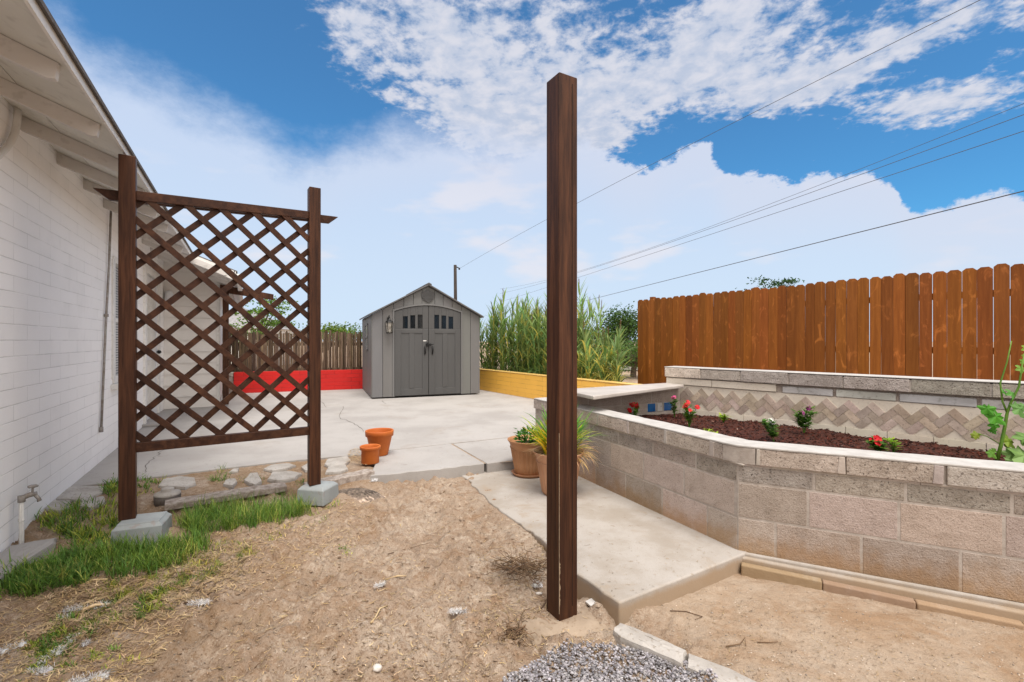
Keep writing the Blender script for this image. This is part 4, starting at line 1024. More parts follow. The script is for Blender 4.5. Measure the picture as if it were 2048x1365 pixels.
stone_poly(pp([(1376, 1304), (1460, 1334), (1560, 1385), (1540, 1420), (1450, 1372), (1370, 1330)], -.172), -.172, .09, M_STONE, 'kerb_stone', 'kerb stone next along, running out of the frame', 'kerb stone', 'kerb stones beside the gravel', seed=2)
g = G(); random.seed(60); n = 0
def in_gravel(px, py):
    top = 1292+(max(0, 1130-px)*.55) + 0 if px < 1230 else 1290+(px-1230)*.28
    left = 1004+(1365-py)*.35
    return py > top and px > left and px < 1445 + (py-1365)*.4
while n < 8000:
    px, py = R(990, 1500), R(1280, 1500)
    if not in_gravel(px, py): continue
    n += 1; p = P(px, py, -.2); zz = dz(p.x, p.y)+.003; q = R(.45, 1.75); g.tint = (q, q*R(.97, 1.01), q*R(.97, 1.06)); r_ = R(.003, .0075)
    g.blob((p.x, p.y, max(zz, -.195)+R(.0, .010)), r_, (R(.8, 1.4), R(.8, 1.4), R(.5, .9)), 5, 3, .3)
tag(put('gravel', g, M_GRAVEL), 'crushed grey gravel patch at the foot of the lone post', 'gravel', kind='stuff')

p = Vector((.25, 2.41, -.205)); g = G(); g.tint = (.84, .70, .56); n = 30; random.seed(17); rings = []
for rr, zz in ((.20, -.04), (.165, .002), (.11, .007), (.06, .009)):
    rings.append([g.pt((rr*(1+.28*fbm(cos(2*pi*k/n)*1.5, sin(2*pi*k/n)*1.5, 1, 3))*cos(2*pi*k/n)*1.25+.03, rr*(1+.28*fbm(cos(2*pi*k/n), sin(2*pi*k/n), 1, 3, 4))*sin(2*pi*k/n)*.75, zz+R(-.003, .003))) for k in range(n)])
for A, B in zip(rings, rings[1:]):
    for k in range(n): g.face((A[k], A[(k+1) % n], B[(k+1) % n], B[k]))
g.face(rings[-1]); o = put('post_footing', g, M_STONE, smooth=True); o.location = p; tag(o, 'rough pale concrete collar round the foot of the lone post', 'footing')
# ------------------------------------------------------------------ flagstones, timbers, odds by the trellis
ST = [([(106, 998), (112, 980), (150, 972), (212, 972), (205, 985), (165, 1000)], 'wide flat flagstone slab against the house wall'),
      ([(88, 1018), (100, 1002), (140, 1000), (144, 1012), (120, 1022)], 'rounded flagstone nearest the standpipe'),
      ([(152, 1012), (170, 999), (208, 992), (212, 1002), (180, 1015)], 'narrow flagstone just left of the left trellis post'),
      ([(315, 972), (325, 958), (360, 952), (390, 955), (392, 966), (370, 975)], 'broad oval flagstone behind the old valve cap'),
      ([(488, 960), (500, 946), (515, 945), (524, 962), (510, 970), (498, 966)], 'tilted angular pale stone in the middle of the row'),
      ([(534, 958), (545, 944), (580, 942), (605, 946), (590, 955), (560, 962)], 'long pale flagstone just behind the plank end'),
      ([(526, 938), (540, 930), (575, 926), (592, 930), (570, 938), (545, 942)], 'flagstone at the patio edge left of the right trellis post'),
      ([(446, 968), (452, 959), (470, 956), (475, 962), (465, 972)], 'small pale stone among green weeds'),
      ([(458, 944), (468, 937), (478, 936), (476, 943)], 'tiny pale stone on the patio edge'),
      ([(602, 934), (615, 926), (632, 928), (630, 940), (610, 941)], 'stained flagstone against the right trellis post'),
      ([(648, 929), (655, 918), (695, 912), (702, 920), (690, 929), (660, 934)], 'cracked pale stone next to the small pot'),
      ([(650, 945), (656, 934), (690, 928), (697, 938), (680, 944)], 'tan flagstone right of the right trellis post')]
for k, (pl_, lb) in enumerate(ST):
    o = stone_poly(pp(pl_, .0), .006, .07, M_STONE, 'flagstone', lb, 'stone', 'flagstones along the patio edge', seed=70+k)
stone_poly([(-3.10, 2.95), (-2.93, 3.06), (-2.86, 2.97), (-2.70, 2.45), (-2.50, 1.90), (-2.58, 1.8)], -.035, .12, M_CONC, 'concrete_pad', 'pale broken concrete pad below the tap at the left edge', 'slab', seed=90)
def timber(label, a, b, w_, h_, z_, m_, name='timber'):
    a, b = P(*a, z_), P(*b, z_); c_ = (a+b)/2
    g = G(); n = 10; random.seed(int(a.x*100) & 255); d = (b-a).normalized(); s_ = Vector((-d.y, d.x, 0)); rings = []
    for k in range(n+1):
        p_ = a+(b-a)*k/n-c_; ww = w_*R(.94, 1.04)*(.93 if k in (0, n) else 1); hh = R(-.003, .003)
        rings.append([g.pt(p_+s_*ww/2+Vector((0, 0, -h_))), g.pt(p_-s_*ww/2+Vector((0, 0, -h_))), g.pt(p_-s_*ww/2+Vector((0, 0, hh-.006))), g.pt(p_-s_*ww*.45+Vector((0, 0, hh))), g.pt(p_+s_*ww*.45+Vector((0, 0, hh))), g.pt(p_+s_*ww/2+Vector((0, 0, hh-.006)))])
    for A, B in zip(rings, rings[1:]):
        for k in range(6): g.face((A[k], A[(k+1) % 6], B[(k+1) % 6], B[k]))
    g.face(rings[0][::-1]); g.face(rings[-1])
    o = put(name, g, m_); o.location = c_; tag(o, label, 'timber')
timber('weathered grey plank lying behind the green grass', (330, 1004), (571, 967), .15, .045, .012, M_PLANK, 'plank')
timber('short weathered log edging right of the right trellis post', (612, 968), (742, 939), .13, .09, .03, M_PLANK, 'log')
p = P(335, 1000, -.02); th = thing('valve_cap', 'old round dirty valve cap on the ground behind the plank', 'valve cap', p)
g = G(); g.tint = (.35, .33, .32); g.lathe([(.085, -.03), (.088, .035), (.084, .04)], 28); put('sleeve', g, M_STONE, th, local=True, smooth=True)
g = G(); g.lathe([(.083, .038), (.09, .045), (.086, .058), (.05, .070), (.042, .072), (.044, .09), (.036, .096), (.001, .097)], 28); put('lid', g, M_STONE, th, local=True, smooth=True)
# dark soil heap
p = P(700, 988, -.05); th = G(); g = G(); n = 26; random.seed(77)
idx = [[g.pt(((u-.5)*.56, (v_-.5)*.30, -.045+.085*max(0, 1-((u-.5)/.5)**2*1.0-((v_-.5)/.5)**2)**.8*(.75+.5*u)+R(-.003, .003))) for u in [i/n for i in range(n+1)]] for v_ in [j/n for j in range(n+1)]]
for j in range(n):
    for i in range(n):
        e_ = 1-((i-n/2)/(n/2))**2-((j-n/2)/(n/2))**2; q = R(.6, 1.4)*(1 if i+R(-3, 3) < n*.82 or j > n*.6 else .5)*(1+3*smooth(.55, .05, e_)); g.tint = (q*1.5, q*1.45, q*1.4); g.face((idx[j][i], idx[j][i+1], idx[j+1][i+1], idx[j+1][i]))
o = put('soil_heap', g, M_HEAP); o.location = p; o.rotation_euler = (0, 0, .05); tag(o, 'low heap of dark soil right of the right pier block', 'soil heap')

# ------------------------------------------------------------------ grass, weeds, straw
def inside(x, y, poly):
    c_ = False; j = len(poly)-1
    for i in range(len(poly)):
        if (poly[i][1] > y) != (poly[j][1] > y) and x < (poly[j][0]-poly[i][0])*(y-poly[i][1])/(poly[j][1]-poly[i][1])+poly[i][0]: c_ = not c_
        j = i
    return c_
random.seed(80)
def sow(g, poly, n, hmin, hmax, wid, tints, lean=(.05, .6), droop=(.2, 1.1), zb=-.07, az_=None, clump=True):
    xs2 = [p[0] for p in poly]; ys2 = [p[1] for p in poly]; k = 0; seeds = []
    while len(seeds) < max(6, n//16):
        px, py = R(min(xs2), max(xs2)), R(min(ys2), max(ys2))
        if inside(px, py, poly): seeds.append((px, py, random.choice(tints), R(.7, 1.15)))
    while k < n:
        px, py, tn, hs = random.choice(seeds) if clump else (R(min(xs2), max(xs2)), R(min(ys2), max(ys2)), random.choice(tints), 1)
        if clump: px += random.gauss(0, 9); py += random.gauss(0, 2.6)
        if not inside(px, py, poly): 
            if not clump: continue
            if R(0, 1) < .6: continue
        p_ = P(px, py, zb); z_ = dz(p_.x, p_.y, False)-.01; q = R(.6, 1.35); g.tint = (tn[0]*q, tn[1]*q, tn[2]*q)
        g.strap((p_.x, p_.y, z_), R(0, 2*pi) if az_ is None else random.gauss(az_, .9), R(*lean), R(hmin, hmax)*hs, wid*R(.7, 1.3), R(*droop), 4, .2); k += 1
GR = [(1, 1, .8), (1.15, 1.1, .8), (.75, .9, .8), (1.5, 1.25, .9), (1, 1, .8), (.85, .9, .9), (2.6, 1.6, 1.8)]
GD = [(1, 1, .8), (1.8, 1.25, .8), (3., 1.8, 1.4), (.7, .8, .7)]
g = G()
sow(g, [(350, 1052), (380, 1030), (640, 1000), (650, 1016), (560, 1042), (440, 1062), (390, 1068)], 3000, .08, .19, .0036, GR, (.02, .6), (.2, 1.1))
sow(g, [(170, 1128), (220, 1095), (330, 1088), (400, 1070), (420, 1090), (340, 1125), (250, 1150)], 2300, .07, .15, .0045, GR)
sow(g, [(0, 1195), (0, 1150), (60, 1135), (150, 1105), (230, 1090), (200, 1150), (90, 1175)], 2300, .07, .14, .0055, GR+[(.7, .85, .7)], (.1, .8), (.3, 1.2))
tag(put('grass', g, M_GRASS), 'lush green grass around the two trellis pier blocks', 'grass', kind='stuff')
g = G()
sow(g, [(60, 1070), (90, 1040), (160, 1025), (240, 1015), (235, 1085), (150, 1100), (120, 1070)], 1300, .05, .13, .006, GD, (.1, .9))
sow(g, [(250, 960), (300, 950), (330, 985), (262, 1010)], 260, .04, .09, .008, GD, (.1, .9))
sow(g, [(200, 985), (235, 955), (236, 1000), (215, 1010)], 260, .04, .10, .008, GD, (.1, .9))
sow(g, [(420, 975), (445, 940), (455, 965), (470, 975)], 120, .04, .10, .005, GR, (.1, .9))
sow(g, [(440, 975), (520, 960), (525, 970), (450, 985)], 110, .02, .05, .005, GR, (.1, .9))
sow(g, [(600, 970), (640, 965), (620, 985), (590, 985)], 120, .03, .05, .005, GD, (.1, .9))
sow(g, [(640, 1012), (690, 1000), (680, 1030), (560, 1050)], 200, .02, .05, .004, GD, (.2, 1.2))
sow(g, [(40, 1260), (150, 1200), (330, 1150), (350, 1190), (200, 1230), (60, 1320)], 3200, .015, .05, .004, GD+[(.9, .9, .8)], (.2, 1.3))
sow(g, [(0, 1340), (60, 1290), (240, 1250), (300, 1260), (120, 1365), (0, 1400)], 500, .012, .035, .004, GD, (.2, 1.3))
sow(g, [(450, 1200), (480, 1190), (495, 1206), (460, 1212)], 60, .012, .03, .004, GD, (.2, 1.3))
sow(g, [(674, 1078), (694, 1074), (698, 1084), (680, 1090)], 60, .012, .03, .004, GD, (.2, 1.3))
sow(g, [(170, 1165), (420, 1080), (640, 1030), (700, 1015), (520, 1090), (330, 1170), (200, 1200)], 3200, .015, .06, .0035, [(3.2, 1.7, 1.6), (3.6, 1.7, 1.8), (1.6, 1.1, .9), (1, .9, .8)], (.2, 1.4))
tag(put('weeds', g, M_GRASS), 'sparse yellowing weeds between the stones and over the dirt', 'weeds', kind='stuff')
g = G(); random.seed(83)
def litter(poly, n, l0, l1, wd, br=(.6, 1.3)):
    k = 0; xs2 = [p[0] for p in poly]; ys2 = [p[1] for p in poly]
    while k < n:
        px, py = R(min(xs2), max(xs2)), R(min(ys2), max(ys2))
        if not inside(px, py, poly): continue
        p_ = P(px, py, -.12); z_ = dz(p_.x, p_.y)+.004
        if p_.y > 2.42+.5*(p_.x-.5) and p_.x > slab_left(p_.y) and p_.y < 4.9: p_ = P(px, py, -.1); z_ = -.097
        elif p_.y > patio_edge(p_.x)-.1: p_ = P(px, py, 0); z_ = .003
        a = R(0, pi); l = R(l0, l1); q = R(*br); g.tint = (q, q*R(.9, 1.02), q*R(.75, 1.05)); tl = R(-.25, .25)
        d = Vector((cos(a), sin(a), tl)); c_ = Vector((p_.x, p_.y, z_+abs(tl)*l*.5)); s_ = Vector((-sin(a), cos(a), 0)); b_ = s_*R(-.2, .2)*l
        w2 = wd*R(.5, 1.4)/2; g.poly([c_-d*l/2-s_*w2, c_+b_-s_*w2, c_+b_+s_*w2, c_-d*l/2+s_*w2]); g.poly([c_+b_-s_*w2, c_+d*l/2-s_*w2*.3, c_+d*l/2+s_*w2*.3, c_+b_+s_*w2]); k += 1
litter([(0, 1365), (0, 1190), (230, 1130), (420, 1075), (620, 1035), (760, 1010), (720, 1080), (520, 1160), (380, 1230), (220, 1400)], 5200, .015, .06, .0028)
litter([(100, 1200), (330, 1120), (520, 1090), (480, 1160), (280, 1240), (80, 1300)], 3600, .02, .08, .0035, (.35, 1.1))
litter([(380, 1365), (560, 1120), (760, 990), (900, 950), (940, 980), (1090, 1100), (1100, 1260), (980, 1365)], 2600, .006, .04, .0028, (.2, 1.3))
litter([(960, 1090), (1095, 1080), (1100, 1240), (960, 1250)], 500, .01, .05, .003, (.3, .9))
litter([(1150, 1180), (1225, 1240), (1225, 1290), (1100, 1290)], 120, .01, .04, .003, (.4, 1.2))
litter([(1250, 1260), (1500, 1150), (1900, 1250), (2048, 1365), (1500, 1365)], 900, .004, .022, .0022, (.15, .9))
litter([(250, 950), (700, 905), (1000, 870), (1030, 920), (760, 945), (700, 890), (300, 930)], 160, .004, .016, .003, (.2, .8))
litter([(930, 950), (1040, 935), (1230, 1080), (1480, 1105), (1240, 1200), (1150, 1150)], 200, .004, .018, .0025, (.2, .8))
litter([(700, 900), (735, 890), (735, 930), (690, 925)], 500, .015, .05, .003, (.5, 1.3))
litter([(420, 950), (640, 925), (640, 975), (430, 985)], 400, .008, .03, .003, (.5, 1.2))
tag(put('straw_litter', g, M_STRAW), 'scattered dry straw and leaf bits over the dirt', 'straw', kind='stuff')
g = G(); random.seed(84)
for k in range(4500):
    px, py = R(0, 2048), R(960, 1400); p_ = P(px, py, -.12)
    if p_.y > patio_edge(p_.x)-.02 or (p_.x > slab_left(p_.y)-.02 and p_.y > 2.42+.5*(p_.x-.5)) : continue
    q = R(.5, 1.5); g.tint = (q*.95, q*.85, q*.75); r_ = R(.0012, .0045)*(1.6 if R(0, 1) < .04 else 1); g.blob((p_.x, p_.y, dz(p_.x, p_.y)+r_*.3), r_, (1.2, 1, .7), 5, 3, .25)
gk = G()
for k in range(2600):
    px, py = R(0, 1250), R(965, 1400); p_ = P(px, py, -.13)
    if p_.y > patio_edge(p_.x)-.02 or p_.x > slab_left(p_.y)-.03 or fbm(p_.x, p_.y, 2.2, 3, 8) < R(-.3, .25): continue
    r_ = R(.003, .009)*(1.5 if R(0, 1) < .06 else 1); gk.blob((p_.x, p_.y, dz(p_.x, p_.y)+r_*.15), r_, (1.3, 1, .7), 7, 4, .25)
tag(put('dirt_clods', gk, M_DIRT), 'loose clods of soil over the sandy yard', 'soil', kind='stuff')
tag(put('pebbles', g, M_STONE), 'tiny pebbles and clods scattered over the dirt', 'pebbles', kind='stuff')

# loose finds on the dirt
def fluff(label, px, py, r_, n, stretch=(1, 1), ang=0., dark=False):
    p_ = P(px, py, -.13); p_.z = dz(p_.x, p_.y); random.seed(int(px+py)); g = G()
    for k in range(n):
        u = R(-1, 1); v_ = R(-1, 1); x_ = u*r_*stretch[0]; y_ = v_*r_*stretch[1]; X2 = x_*cos(ang)-y_*sin(ang); Y2 = x_*sin(ang)+y_*cos(ang)
        g.tint = gray(.8, 1.15); rr = r_*R(.25, .5); g.blob((X2, Y2, rr*.45), rr, (1, 1, .55), 8, 5, .22)
    for k in range(n*26):
        u = R(-1, 1); v_ = R(-1, 1); x_ = u*r_*stretch[0]*1.2; y_ = v_*r_*stretch[1]*1.2; X2 = x_*cos(ang)-y_*sin(ang); Y2 = x_*sin(ang)+y_*cos(ang)
        g.tint = gray(.85, 1.2); g.strap((X2, Y2, R(0, .01)), R(0, 6.3), R(.2, 1.4), R(.012, .030), .0016, R(.5, 2), 3)
    o = put('fluff_tuft', g, M_FLUFF, smooth=True); o.location = p_; tag(o, label, 'fluff')
fluff('round white fluff tuft, brightest one at the lower left', 149, 1276, .022, 7)
fluff('small white fluff tuft just right of the brightest tuft', 170, 1281, .012, 4)
fluff('white fluff tuft below left of the brightest tuft', 118, 1300, .018, 6)
fluff('faint white fluff tuft nearest the two lowest tufts', 86, 1318, .017, 5)
fluff('ragged white fluff clump at the left edge of the yard', 20, 1300, .035, 10)
fluff('long strip of grey white fluff in the weeds', 172, 1222, .024, 14, (3.2, .7), .25)
fluff('grey white fluff scrap left end of the weeds strip', 130, 1236, .018, 6)
fluff('large bent fluff strand at the bottom edge', 178, 1346, .026, 14, (2.2, .8), .4)
fluff('wispy white fluff in the lower left corner', 78, 1338, .022, 7, (1.6, 1))
fluff('low fluff heap in the bottom left corner', 130, 1362, .026, 8, (1.8, .7))
fluff('blue grey fluff wrapped round a short stick', 398, 1208, .018, 9, (2.2, .6), .2)
fluff('grey feathery scrap in the middle of the dirt', 760, 1168, .014, 7, (1.6, .6), .5)
fluff('curved string of dirty white fluff near the root tangle', 915, 1210, .014, 10, (2.6, .6), .1)
fluff('pale fluff lumps beside the lone post', 1075, 1155, .022, 7)
fluff('white tuft on the dark soil heap', 748, 982, .025, 7)
def pebble(label, px, py, r_, sq=(1, 1, .6), m_=M_STONE, tint=(1.3, 1.3, 1.3)):
    p_ = P(px, py, -.15); p_.z = dz(p_.x, p_.y)+r_*.2; g = G(); g.tint = tint; random.seed(int(px)); g.blob((0, 0, 0), r_, sq, 9, 6, .10); o = put('rock', g, m_, smooth=True); o.location = p_; tag(o, label, 'rock')
pebble('white heart shaped stone near the bottom edge', 754, 1337, .019, (1.1, 1, .7), tint=(1.6, 1.6, 1.6))
pebble('smooth white stone just left of the lone post', 1078, 1180, .013, (1.6, .7, .6), tint=(1.5, 1.5, 1.5))
p_ = P(1184, 1196, -.17); p_.z = dz(p_.x, p_.y)+.012; g = G((0, 0, 0), .5); g.box(-.027, .027, -.024, .024, -.006, .006); o = put('tile_chip', g, mat('white_tile', (.66, .64, .62), None, 6, .4, .1), bevel=.002); o.location = p_; o.rotation_euler = (.12, -.1, 0); tag(o, 'square white tile chip between lone post and path', 'tile')
def twig(label, pts, r_, m_=M_TWIG, name='twig', z_=-.15, flat=False):
    ps = [P(a, b, z_) for a, b in pts]; c_ = ps[0].copy(); c_.z = dz(c_.x, c_.y); g = G(); g.tint = gray(.8, 1.3)
    pth = [Vector((q.x-c_.x, q.y-c_.y, dz(q.x, q.y)-c_.z+r_*1.2+R(0, .006))) for q in ps]
    if len(pth) > 1: g.tube(pth, [r_*(1-.5*k/len(pth)) for k in range(len(pth))], 6)
    o = put(name, g, m_, smooth=True); o.location = c_; tag(o, label, name.replace('_', ' '))
random.seed(90)
twig('long thin root running from the pale chip on the dirt', [(745, 1122), (775, 1108), (805, 1098), (860, 1085)], .0025)
twig('curved twig at the upper middle of the dirt', [(675, 1055), (705, 1044), (735, 1042), (762, 1050)], .003)
twig('dark twig just left of the path slab', [(885, 995), (897, 985), (903, 980)], .004)
twig('straight twig in front of the lone post', [(1030, 1240), (1062, 1222), (1092, 1190)], .004)
twig('short brown stick right of the path slab corner', [(1340, 1224), (1372, 1222), (1405, 1236), (1390, 1240)], .0025, z_=-.2)
twig('forked twig on the lower right dirt', [(1452, 1296), (1480, 1290), (1490, 1280), (1492, 1294)], .003, z_=-.2)
twig('thin dark stick at right of the forked twig', [(1515, 1286), (1540, 1285), (1556, 1284)], .0025, z_=-.2)
twig('pale curled dry leaf strip near the middle bottom', [(742, 1248), (750, 1232), (760, 1220), (775, 1208)], .0055, M_STRAW, 'dry_leaf')
twig('pale broken wood chip in the middle of the dirt', [(770, 1152), (795, 1150), (812, 1146)], .006, M_STRAW, 'wood_chip')
twig('pale driftwood stick in the weeds lower left', [(160, 1190), (185, 1182), (215, 1178)], .006, M_STRAW, 'stick')
twig('tan curled bark strip beside the weeds strip', [(165, 1240), (190, 1230), (220, 1222)], .009, M_STRAW, 'bark_strip')
twig('dark stick under the blue grey fluff', [(368, 1216), (395, 1210), (412, 1206)], .004, M_TWIG, 'stick')
twig('thin twig near the bottom centre of the dirt', [(500, 1325), (515, 1318), (545, 1300)], .0025)
def tangle(label, px, py, r_, n, m_):
    p_ = P(px, py, -.14); p_.z = dz(p_.x, p_.y); g = G(); random.seed(int(px))
    for k in range(n):
        a = R(0, 6.28); q = Vector((R(-1, 1)*r_, R(-1, 1)*r_*.8, R(0, .02))); pth = [q]
        for j in range(4): a += R(-.9, .9); q = q+Vector((cos(a)*r_*.3, sin(a)*r_*.3, R(-.015, .02))); q.z = max(.0, q.z); pth.append(q)
        g.tint = gray(.5, 1.4); g.tube(pth, [.0025, .0022, .002, .0016, .001], 5)
    o = put('root_tangle', g, m_, smooth=True); o.location = p_; tag(o, label, 'roots')
tangle('dark brown root tangle in front of the lone post', 1013, 1236, .085, 150, M_TWIG)
tangle('wide dry grey brown root mass left of the lone post', 1048, 1140, .12, 110, M_TWIG)
g_lab = ''

# ------------------------------------------------------------------ reeds beyond the yellow wall
random.seed(100)
def reed_proto(hh, yel, plume, seed):
    random.seed(seed); th = thing('giant_reed', 'tall leafy green cane reed beyond the yellow wall', 'reed', (0, 0, 0), 0, 'giant reeds beyond the yellow wall')
    g = G(); bend = R(-.12, .12), R(-.12, .12)
    def at_(u): return Vector((bend[0]*u*u, bend[1]*u*u, hh*u))
    g.tint = (2.2, 1.6, 1.3) if yel < .5 else (3.0, 2.0, 1.3)
    g.tube([tuple(at_(k/6)) for k in range(7)], [.012, .011, .010, .009, .007, .005, .003], 6)
    put('cane', g, M_REED, th, local=True, smooth=True)
    g = G(); nl = int(38*hh/2.3)
    for k in range(nl):
        u = .1+.9*(k+R(-.3, .3))/nl; u = min(.99, max(.06, u)); a = (k % 2)*pi+R(-.7, .7)+k*.25; q = R(.65, 1.5)
        dry = R(0, 1) < yel*(1.3-u)
        g.tint = (3.0*q, 1.7*q, 1.2*q) if dry else (q*R(.9, 1.4), q*1.1, q*R(.8, 1.3))
        L_ = R(.30, .55)*(1 if u < .85 else .8)
        g.strap(at_(u), a, R(.15, .6), L_, R(.026, .046), R(.6, 2.0) if u < .8 else R(.1, .7), 5, .3)
    put('leaves', g, M_REED, th, local=True)
    if plume:
        g = G(); g.tint = (1.0, .8, .8); top = at_(1)
        for k in range(34):
            u = R(0, 1); a = R(0, 6.28); g.strap(top+Vector((0, 0, u*.22-.04)), a, R(.1, .35), R(.05, .12), .006, .2, 2)
        put('plume', g, M_TWIG, th, local=True)
    return th
protos = [reed_proto(2.3, .12, True, 1), reed_proto(2.1, .10, False, 2), reed_proto(2.25, .22, False, 3), reed_proto(1.9, .3, True, 4), reed_proto(1.2, .5, False, 5), reed_proto(1.0, .65, False, 6), reed_proto(1.35, .45, True, 7)]
used = set(); random.seed(101)
wd_ = Vector((.55, -.835, 0)); wn_ = Vector((.835, .55, 0))
spots = []
for k in range(150):
    s_ = R(-.55, 2.75); o_ = R(.32, 1.75); spots.append((s_, o_, random.choice((0, 1, 1, 2, 2, 3)), R(.78, 1.0)))
for k in range(110):
    s_ = R(2.4, 4.55); o_ = R(.3, 1.5)
    q_ = yw0+wd_*s_+wn_*o_
    if q_.x/q_.y > .225: continue
    spots.append((s_, o_, random.choice((4, 5, 5, 6)), R(.7, 1.1)))
spots.append((2.3, 1.5, 0, 1.08)); spots.append((.35, .6, 0, 1.04))
for s_, o_, k, sc in spots:
    q = yw0+wd_*s_+wn_*o_; q.z = -.1; rz = R(0, 6.28)
    lab = 'tall leafy green cane reed beyond the yellow wall' if k < 4 else 'short yellowing cane reed beyond the right part of the yellow wall'
    if k not in used:
        used.add(k); r_ = protos[k]; r_.location = q; r_.rotation_euler = (0, 0, rz); r_.scale = (sc,)*3
    else: r_ = dup(protos[k], q, rz, sc)
    r_['label'] = lab; r_['group'] = 'tall giant reeds beyond the yellow wall' if k < 4 else 'short reeds beyond the yellow wall'

# ------------------------------------------------------------------ background trees, roofs, pole, wires
def tree(label, x, y, z0_, crown_z, rx, rz_, n, lsz, tint, dens=14, seed=0, name='tree', sparse=False):
    random.seed(seed); th = thing(name, label, 'tree', (x, y, z0_)); g = G(); hc = crown_z-z0_
    g.tube([(0, 0, 0), (.03, 0, hc*.5), (0, 0, hc*.9)], [rx*.10, rx*.08, rx*.05], 8); tips = []
    for k in range(dens):
        a = R(0, 6.28); e = R(-.5, 1.2); rr = R(.45, 1.); tip = Vector((cos(a)*cos(e)*rx*rr, sin(a)*cos(e)*rx*rr, hc+sin(e)*rz_*rr)); tips.append(tip)
        g.tube([(0, 0, hc*.6), tuple(Vector((tip.x*.4, tip.y*.4, hc*.6+(tip.z-hc*.6)*.5))), tuple(tip)], [rx*.035, rx*.02, rx*.008], 5)
    put('trunk', g, M_BARK, th, local=True)
    g = G()
    for k in range(n):
        t_ = random.choice(tips); s_ = rx*(.20 if sparse else .30); c_ = t_+Vector((random.gauss(0, s_), random.gauss(0, s_), random.gauss(0, s_*(.35 if sparse else .7)*rz_/rx)))
        q = R(.55, 1.5); g.tint = (tint[0]*q*R(.9, 1.2), tint[1]*q, tint[2]*q); g.leaf(c_, (R(-1, 1), R(-1, 1), R(-.6, .6)), lsz*R(.7, 1.4), lsz*.6)
    put('crown', g, M_LEAFD, th, local=True)
tree('round dark green tree beyond the reeds left of the brown fence', 5.9, 25, 0, 1.5, 1.25, 1.25, 5200, .13, (1, 1.1, .8), 40, 1)
tree('low bushy green tree beyond the short reeds, touching the brown fence', 5.1, 20, -.3, .5, 1.4, .7, 3600, .10, (1.3, 1.3, .8), 34, 21)
tree('dark green bushy tree close behind the tall reeds', 1.9, 17, -.3, .9, 1.9, .8, 4200, .11, (1.1, 1.2, .8), 40, 22)
tree('sparse feathery treetop just above the brown fence', 8.8, 16.0, 0, 2.85, .85, .55, 700, .085, (.6, .85, .8), 16, 2, sparse=True)
tree('small wispy treetop above the brown fence left of the feathery one', 7.1, 15.6, 0, 2.45, .42, .35, 160, .06, (1.2, 1.2, .8), 8, 3, sparse=True)
tree('bright green feathery tree over the old stake fence', -8.6, 16.2, 0, 2.0, 1.25, .75, 1300, .10, (2.2, 2.1, 1.0), 14, 4, sparse=True)
tree('bushy yellow green shrub tree behind the right half of the stake fence', -6.4, 16.2, 0, 1.35, .9, .45, 900, .09, (2.4, 2.0, 1.), 14, 5)
tree('low green shrub tree peeping over the stake fence near the shed', -6.8, 19.0, 0, 1.5, 1.0, .35, 900, .1, (1.6, 1.7, 1.3), 12, 6)
tree('pale green bushy tree under the grey neighbour roof', -8.2, 14.6, 0, 1.3, .8, .4, 1100, .08, (2.2, 1.9, 1.1), 14, 7)
tree('tiny distant tree left of the shed', -15.6, 46, 0, 1.7, 1.6, .6, 700, .2, (1.2, 1.4, 1.4), 12, 8)
def nhouse(label, c_, rz, L_, D_, zw, zr, m_):
    th = thing('neighbour_house', label, 'house', (c_[0], c_[1], 0), rz)
    g = G(); g.box(-L_/2+.3, L_/2-.3, -D_/2+.3, D_/2-.3, -.3, zw); put('wall', g, M_TRIM, th, local=True)
    g = G(); r_ = zr-zw; h_ = .6*D_/2
    v = [g.pt(p) for p in ((-L_/2, -D_/2, zw), (L_/2, -D_/2, zw), (L_/2, D_/2, zw), (-L_/2, D_/2, zw), (-L_/2+D_/2, 0, zr), (L_/2-D_/2, 0, zr))]
    for f_ in ((0, 1, 5, 4), (1, 2, 5), (2, 3, 4, 5), (3, 0, 4), (0, 3, 2, 1)): g.face([v[k] for k in f_])
    put('roof', g, m_, th, local=True)
nhouse('neighbour house with grey hipped roof seen through the trellis', (-16.9, 29.5), radians(0), 5.4, 5.0, 1.95, 3.3, M_RSHIN)
nhouse('neighbour house with tan roof behind the reeds', (7.0, 27.5), radians(-20), 8, 6, .15, 1.15, M_RTAN)
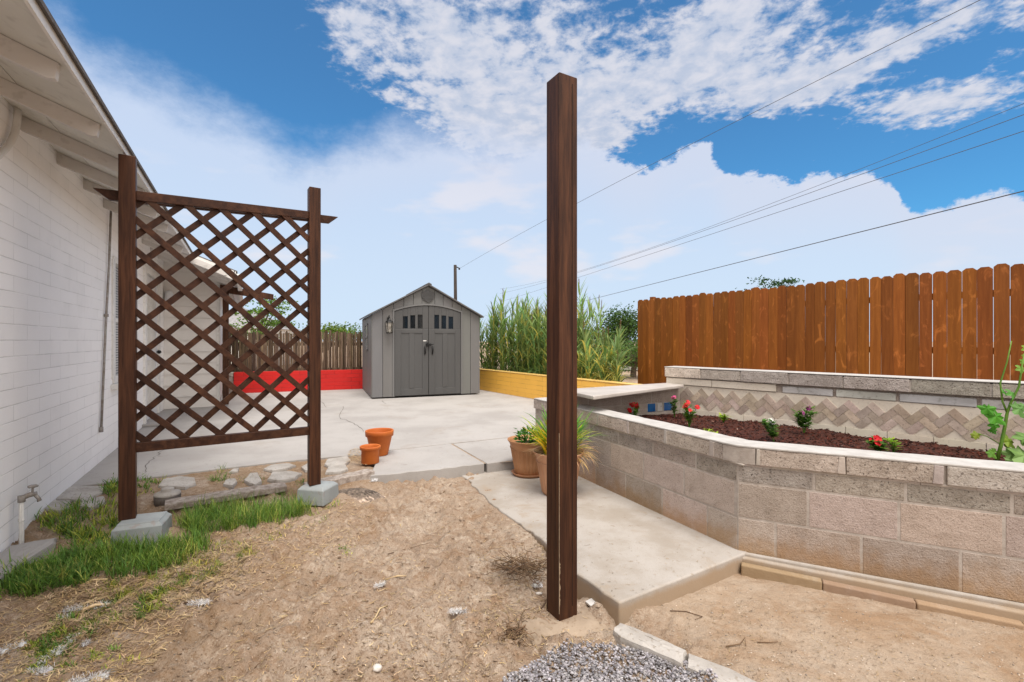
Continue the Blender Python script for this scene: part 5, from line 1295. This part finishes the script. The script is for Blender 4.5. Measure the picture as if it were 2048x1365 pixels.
# utility pole
pole = thing('utility_pole', 'distant wooden utility pole rising behind the shed roof', 'pole', (-3.53, 30, 0))
g = G(); g.tube([(0, 0, -.3), (-.03, 0, 3), (-.06, 0, 6.02)], [.12, .11, .095], 12); put('shaft', g, M_POLE, pole, local=True, smooth=True)
g = G(); g.bar((-.02, 0, 5.92), (.22, 0, 5.80), .06, .06); g.tube([(.2, 0, 5.84), (.2, 0, 5.72)], .05); put('bracket', g, M_BLACK, pole, local=True)
def wire(label, pts, r_):
    """pts = (px, py, depth) along the span; the span hangs in one vertical plane between far and near ends"""
    (xa, ya2, da), (xm, ym, _), (xb, yb2, db) = pts
    A = Vector(((xa-1024)/F*da, da, CAMH+(682-ya2)/F*da)); B = Vector(((xb-1024)/F*db, db, CAMH+(682-yb2)/F*db))
    um = (xm-1024)/F; t_ = (um*A.y-A.x)/((B.x-A.x)-um*(B.y-A.y)); ym_ = A.y+(B.y-A.y)*t_; zm = CAMH+(682-ym)/F*ym_
    sag = (A.z+(B.z-A.z)*t_-zm)/(4*t_*(1-t_)); pth = []
    for k in range(61):
        u = k/60*1.12; q = A+(B-A)*u; q.z -= sag*4*u*(1-u); pth.append(q-A)
    g = G(); g.tube([tuple(p) for p in pth], r_*.72, 6); o = put('overhead_wire', g, M_WIRE, smooth=True); o.location = A; tag(o, label, 'wire', 'overhead wires across the sky')
wire('overhead wire running steeply up from the distant pole', [(919, 537, 30), (1450, 254, 0), (1960, 0, 8.5)], .009)
wire('topmost of the close trio of overhead wires at right', [(1000, 578, 60), (1600, 385, 0), (2048, 207, 13)], .010)
wire('middle one of the close trio of overhead wires', [(1000, 587, 60), (1600, 393, 0), (2048, 229, 12.5)], .012)
wire('lowest of the close trio of overhead wires', [(1000, 604, 60), (1600, 410, 0), (2048, 262, 12)], .012)
wire('lone thicker overhead wire just above the brown fence', [(1130, 612, 40), (1600, 494, 0), (2048, 382, 10)], .017)
wire('faint low wire left of the shed', [(560, 668, 60), (640, 660, 0), (720, 648, 50)], .012)
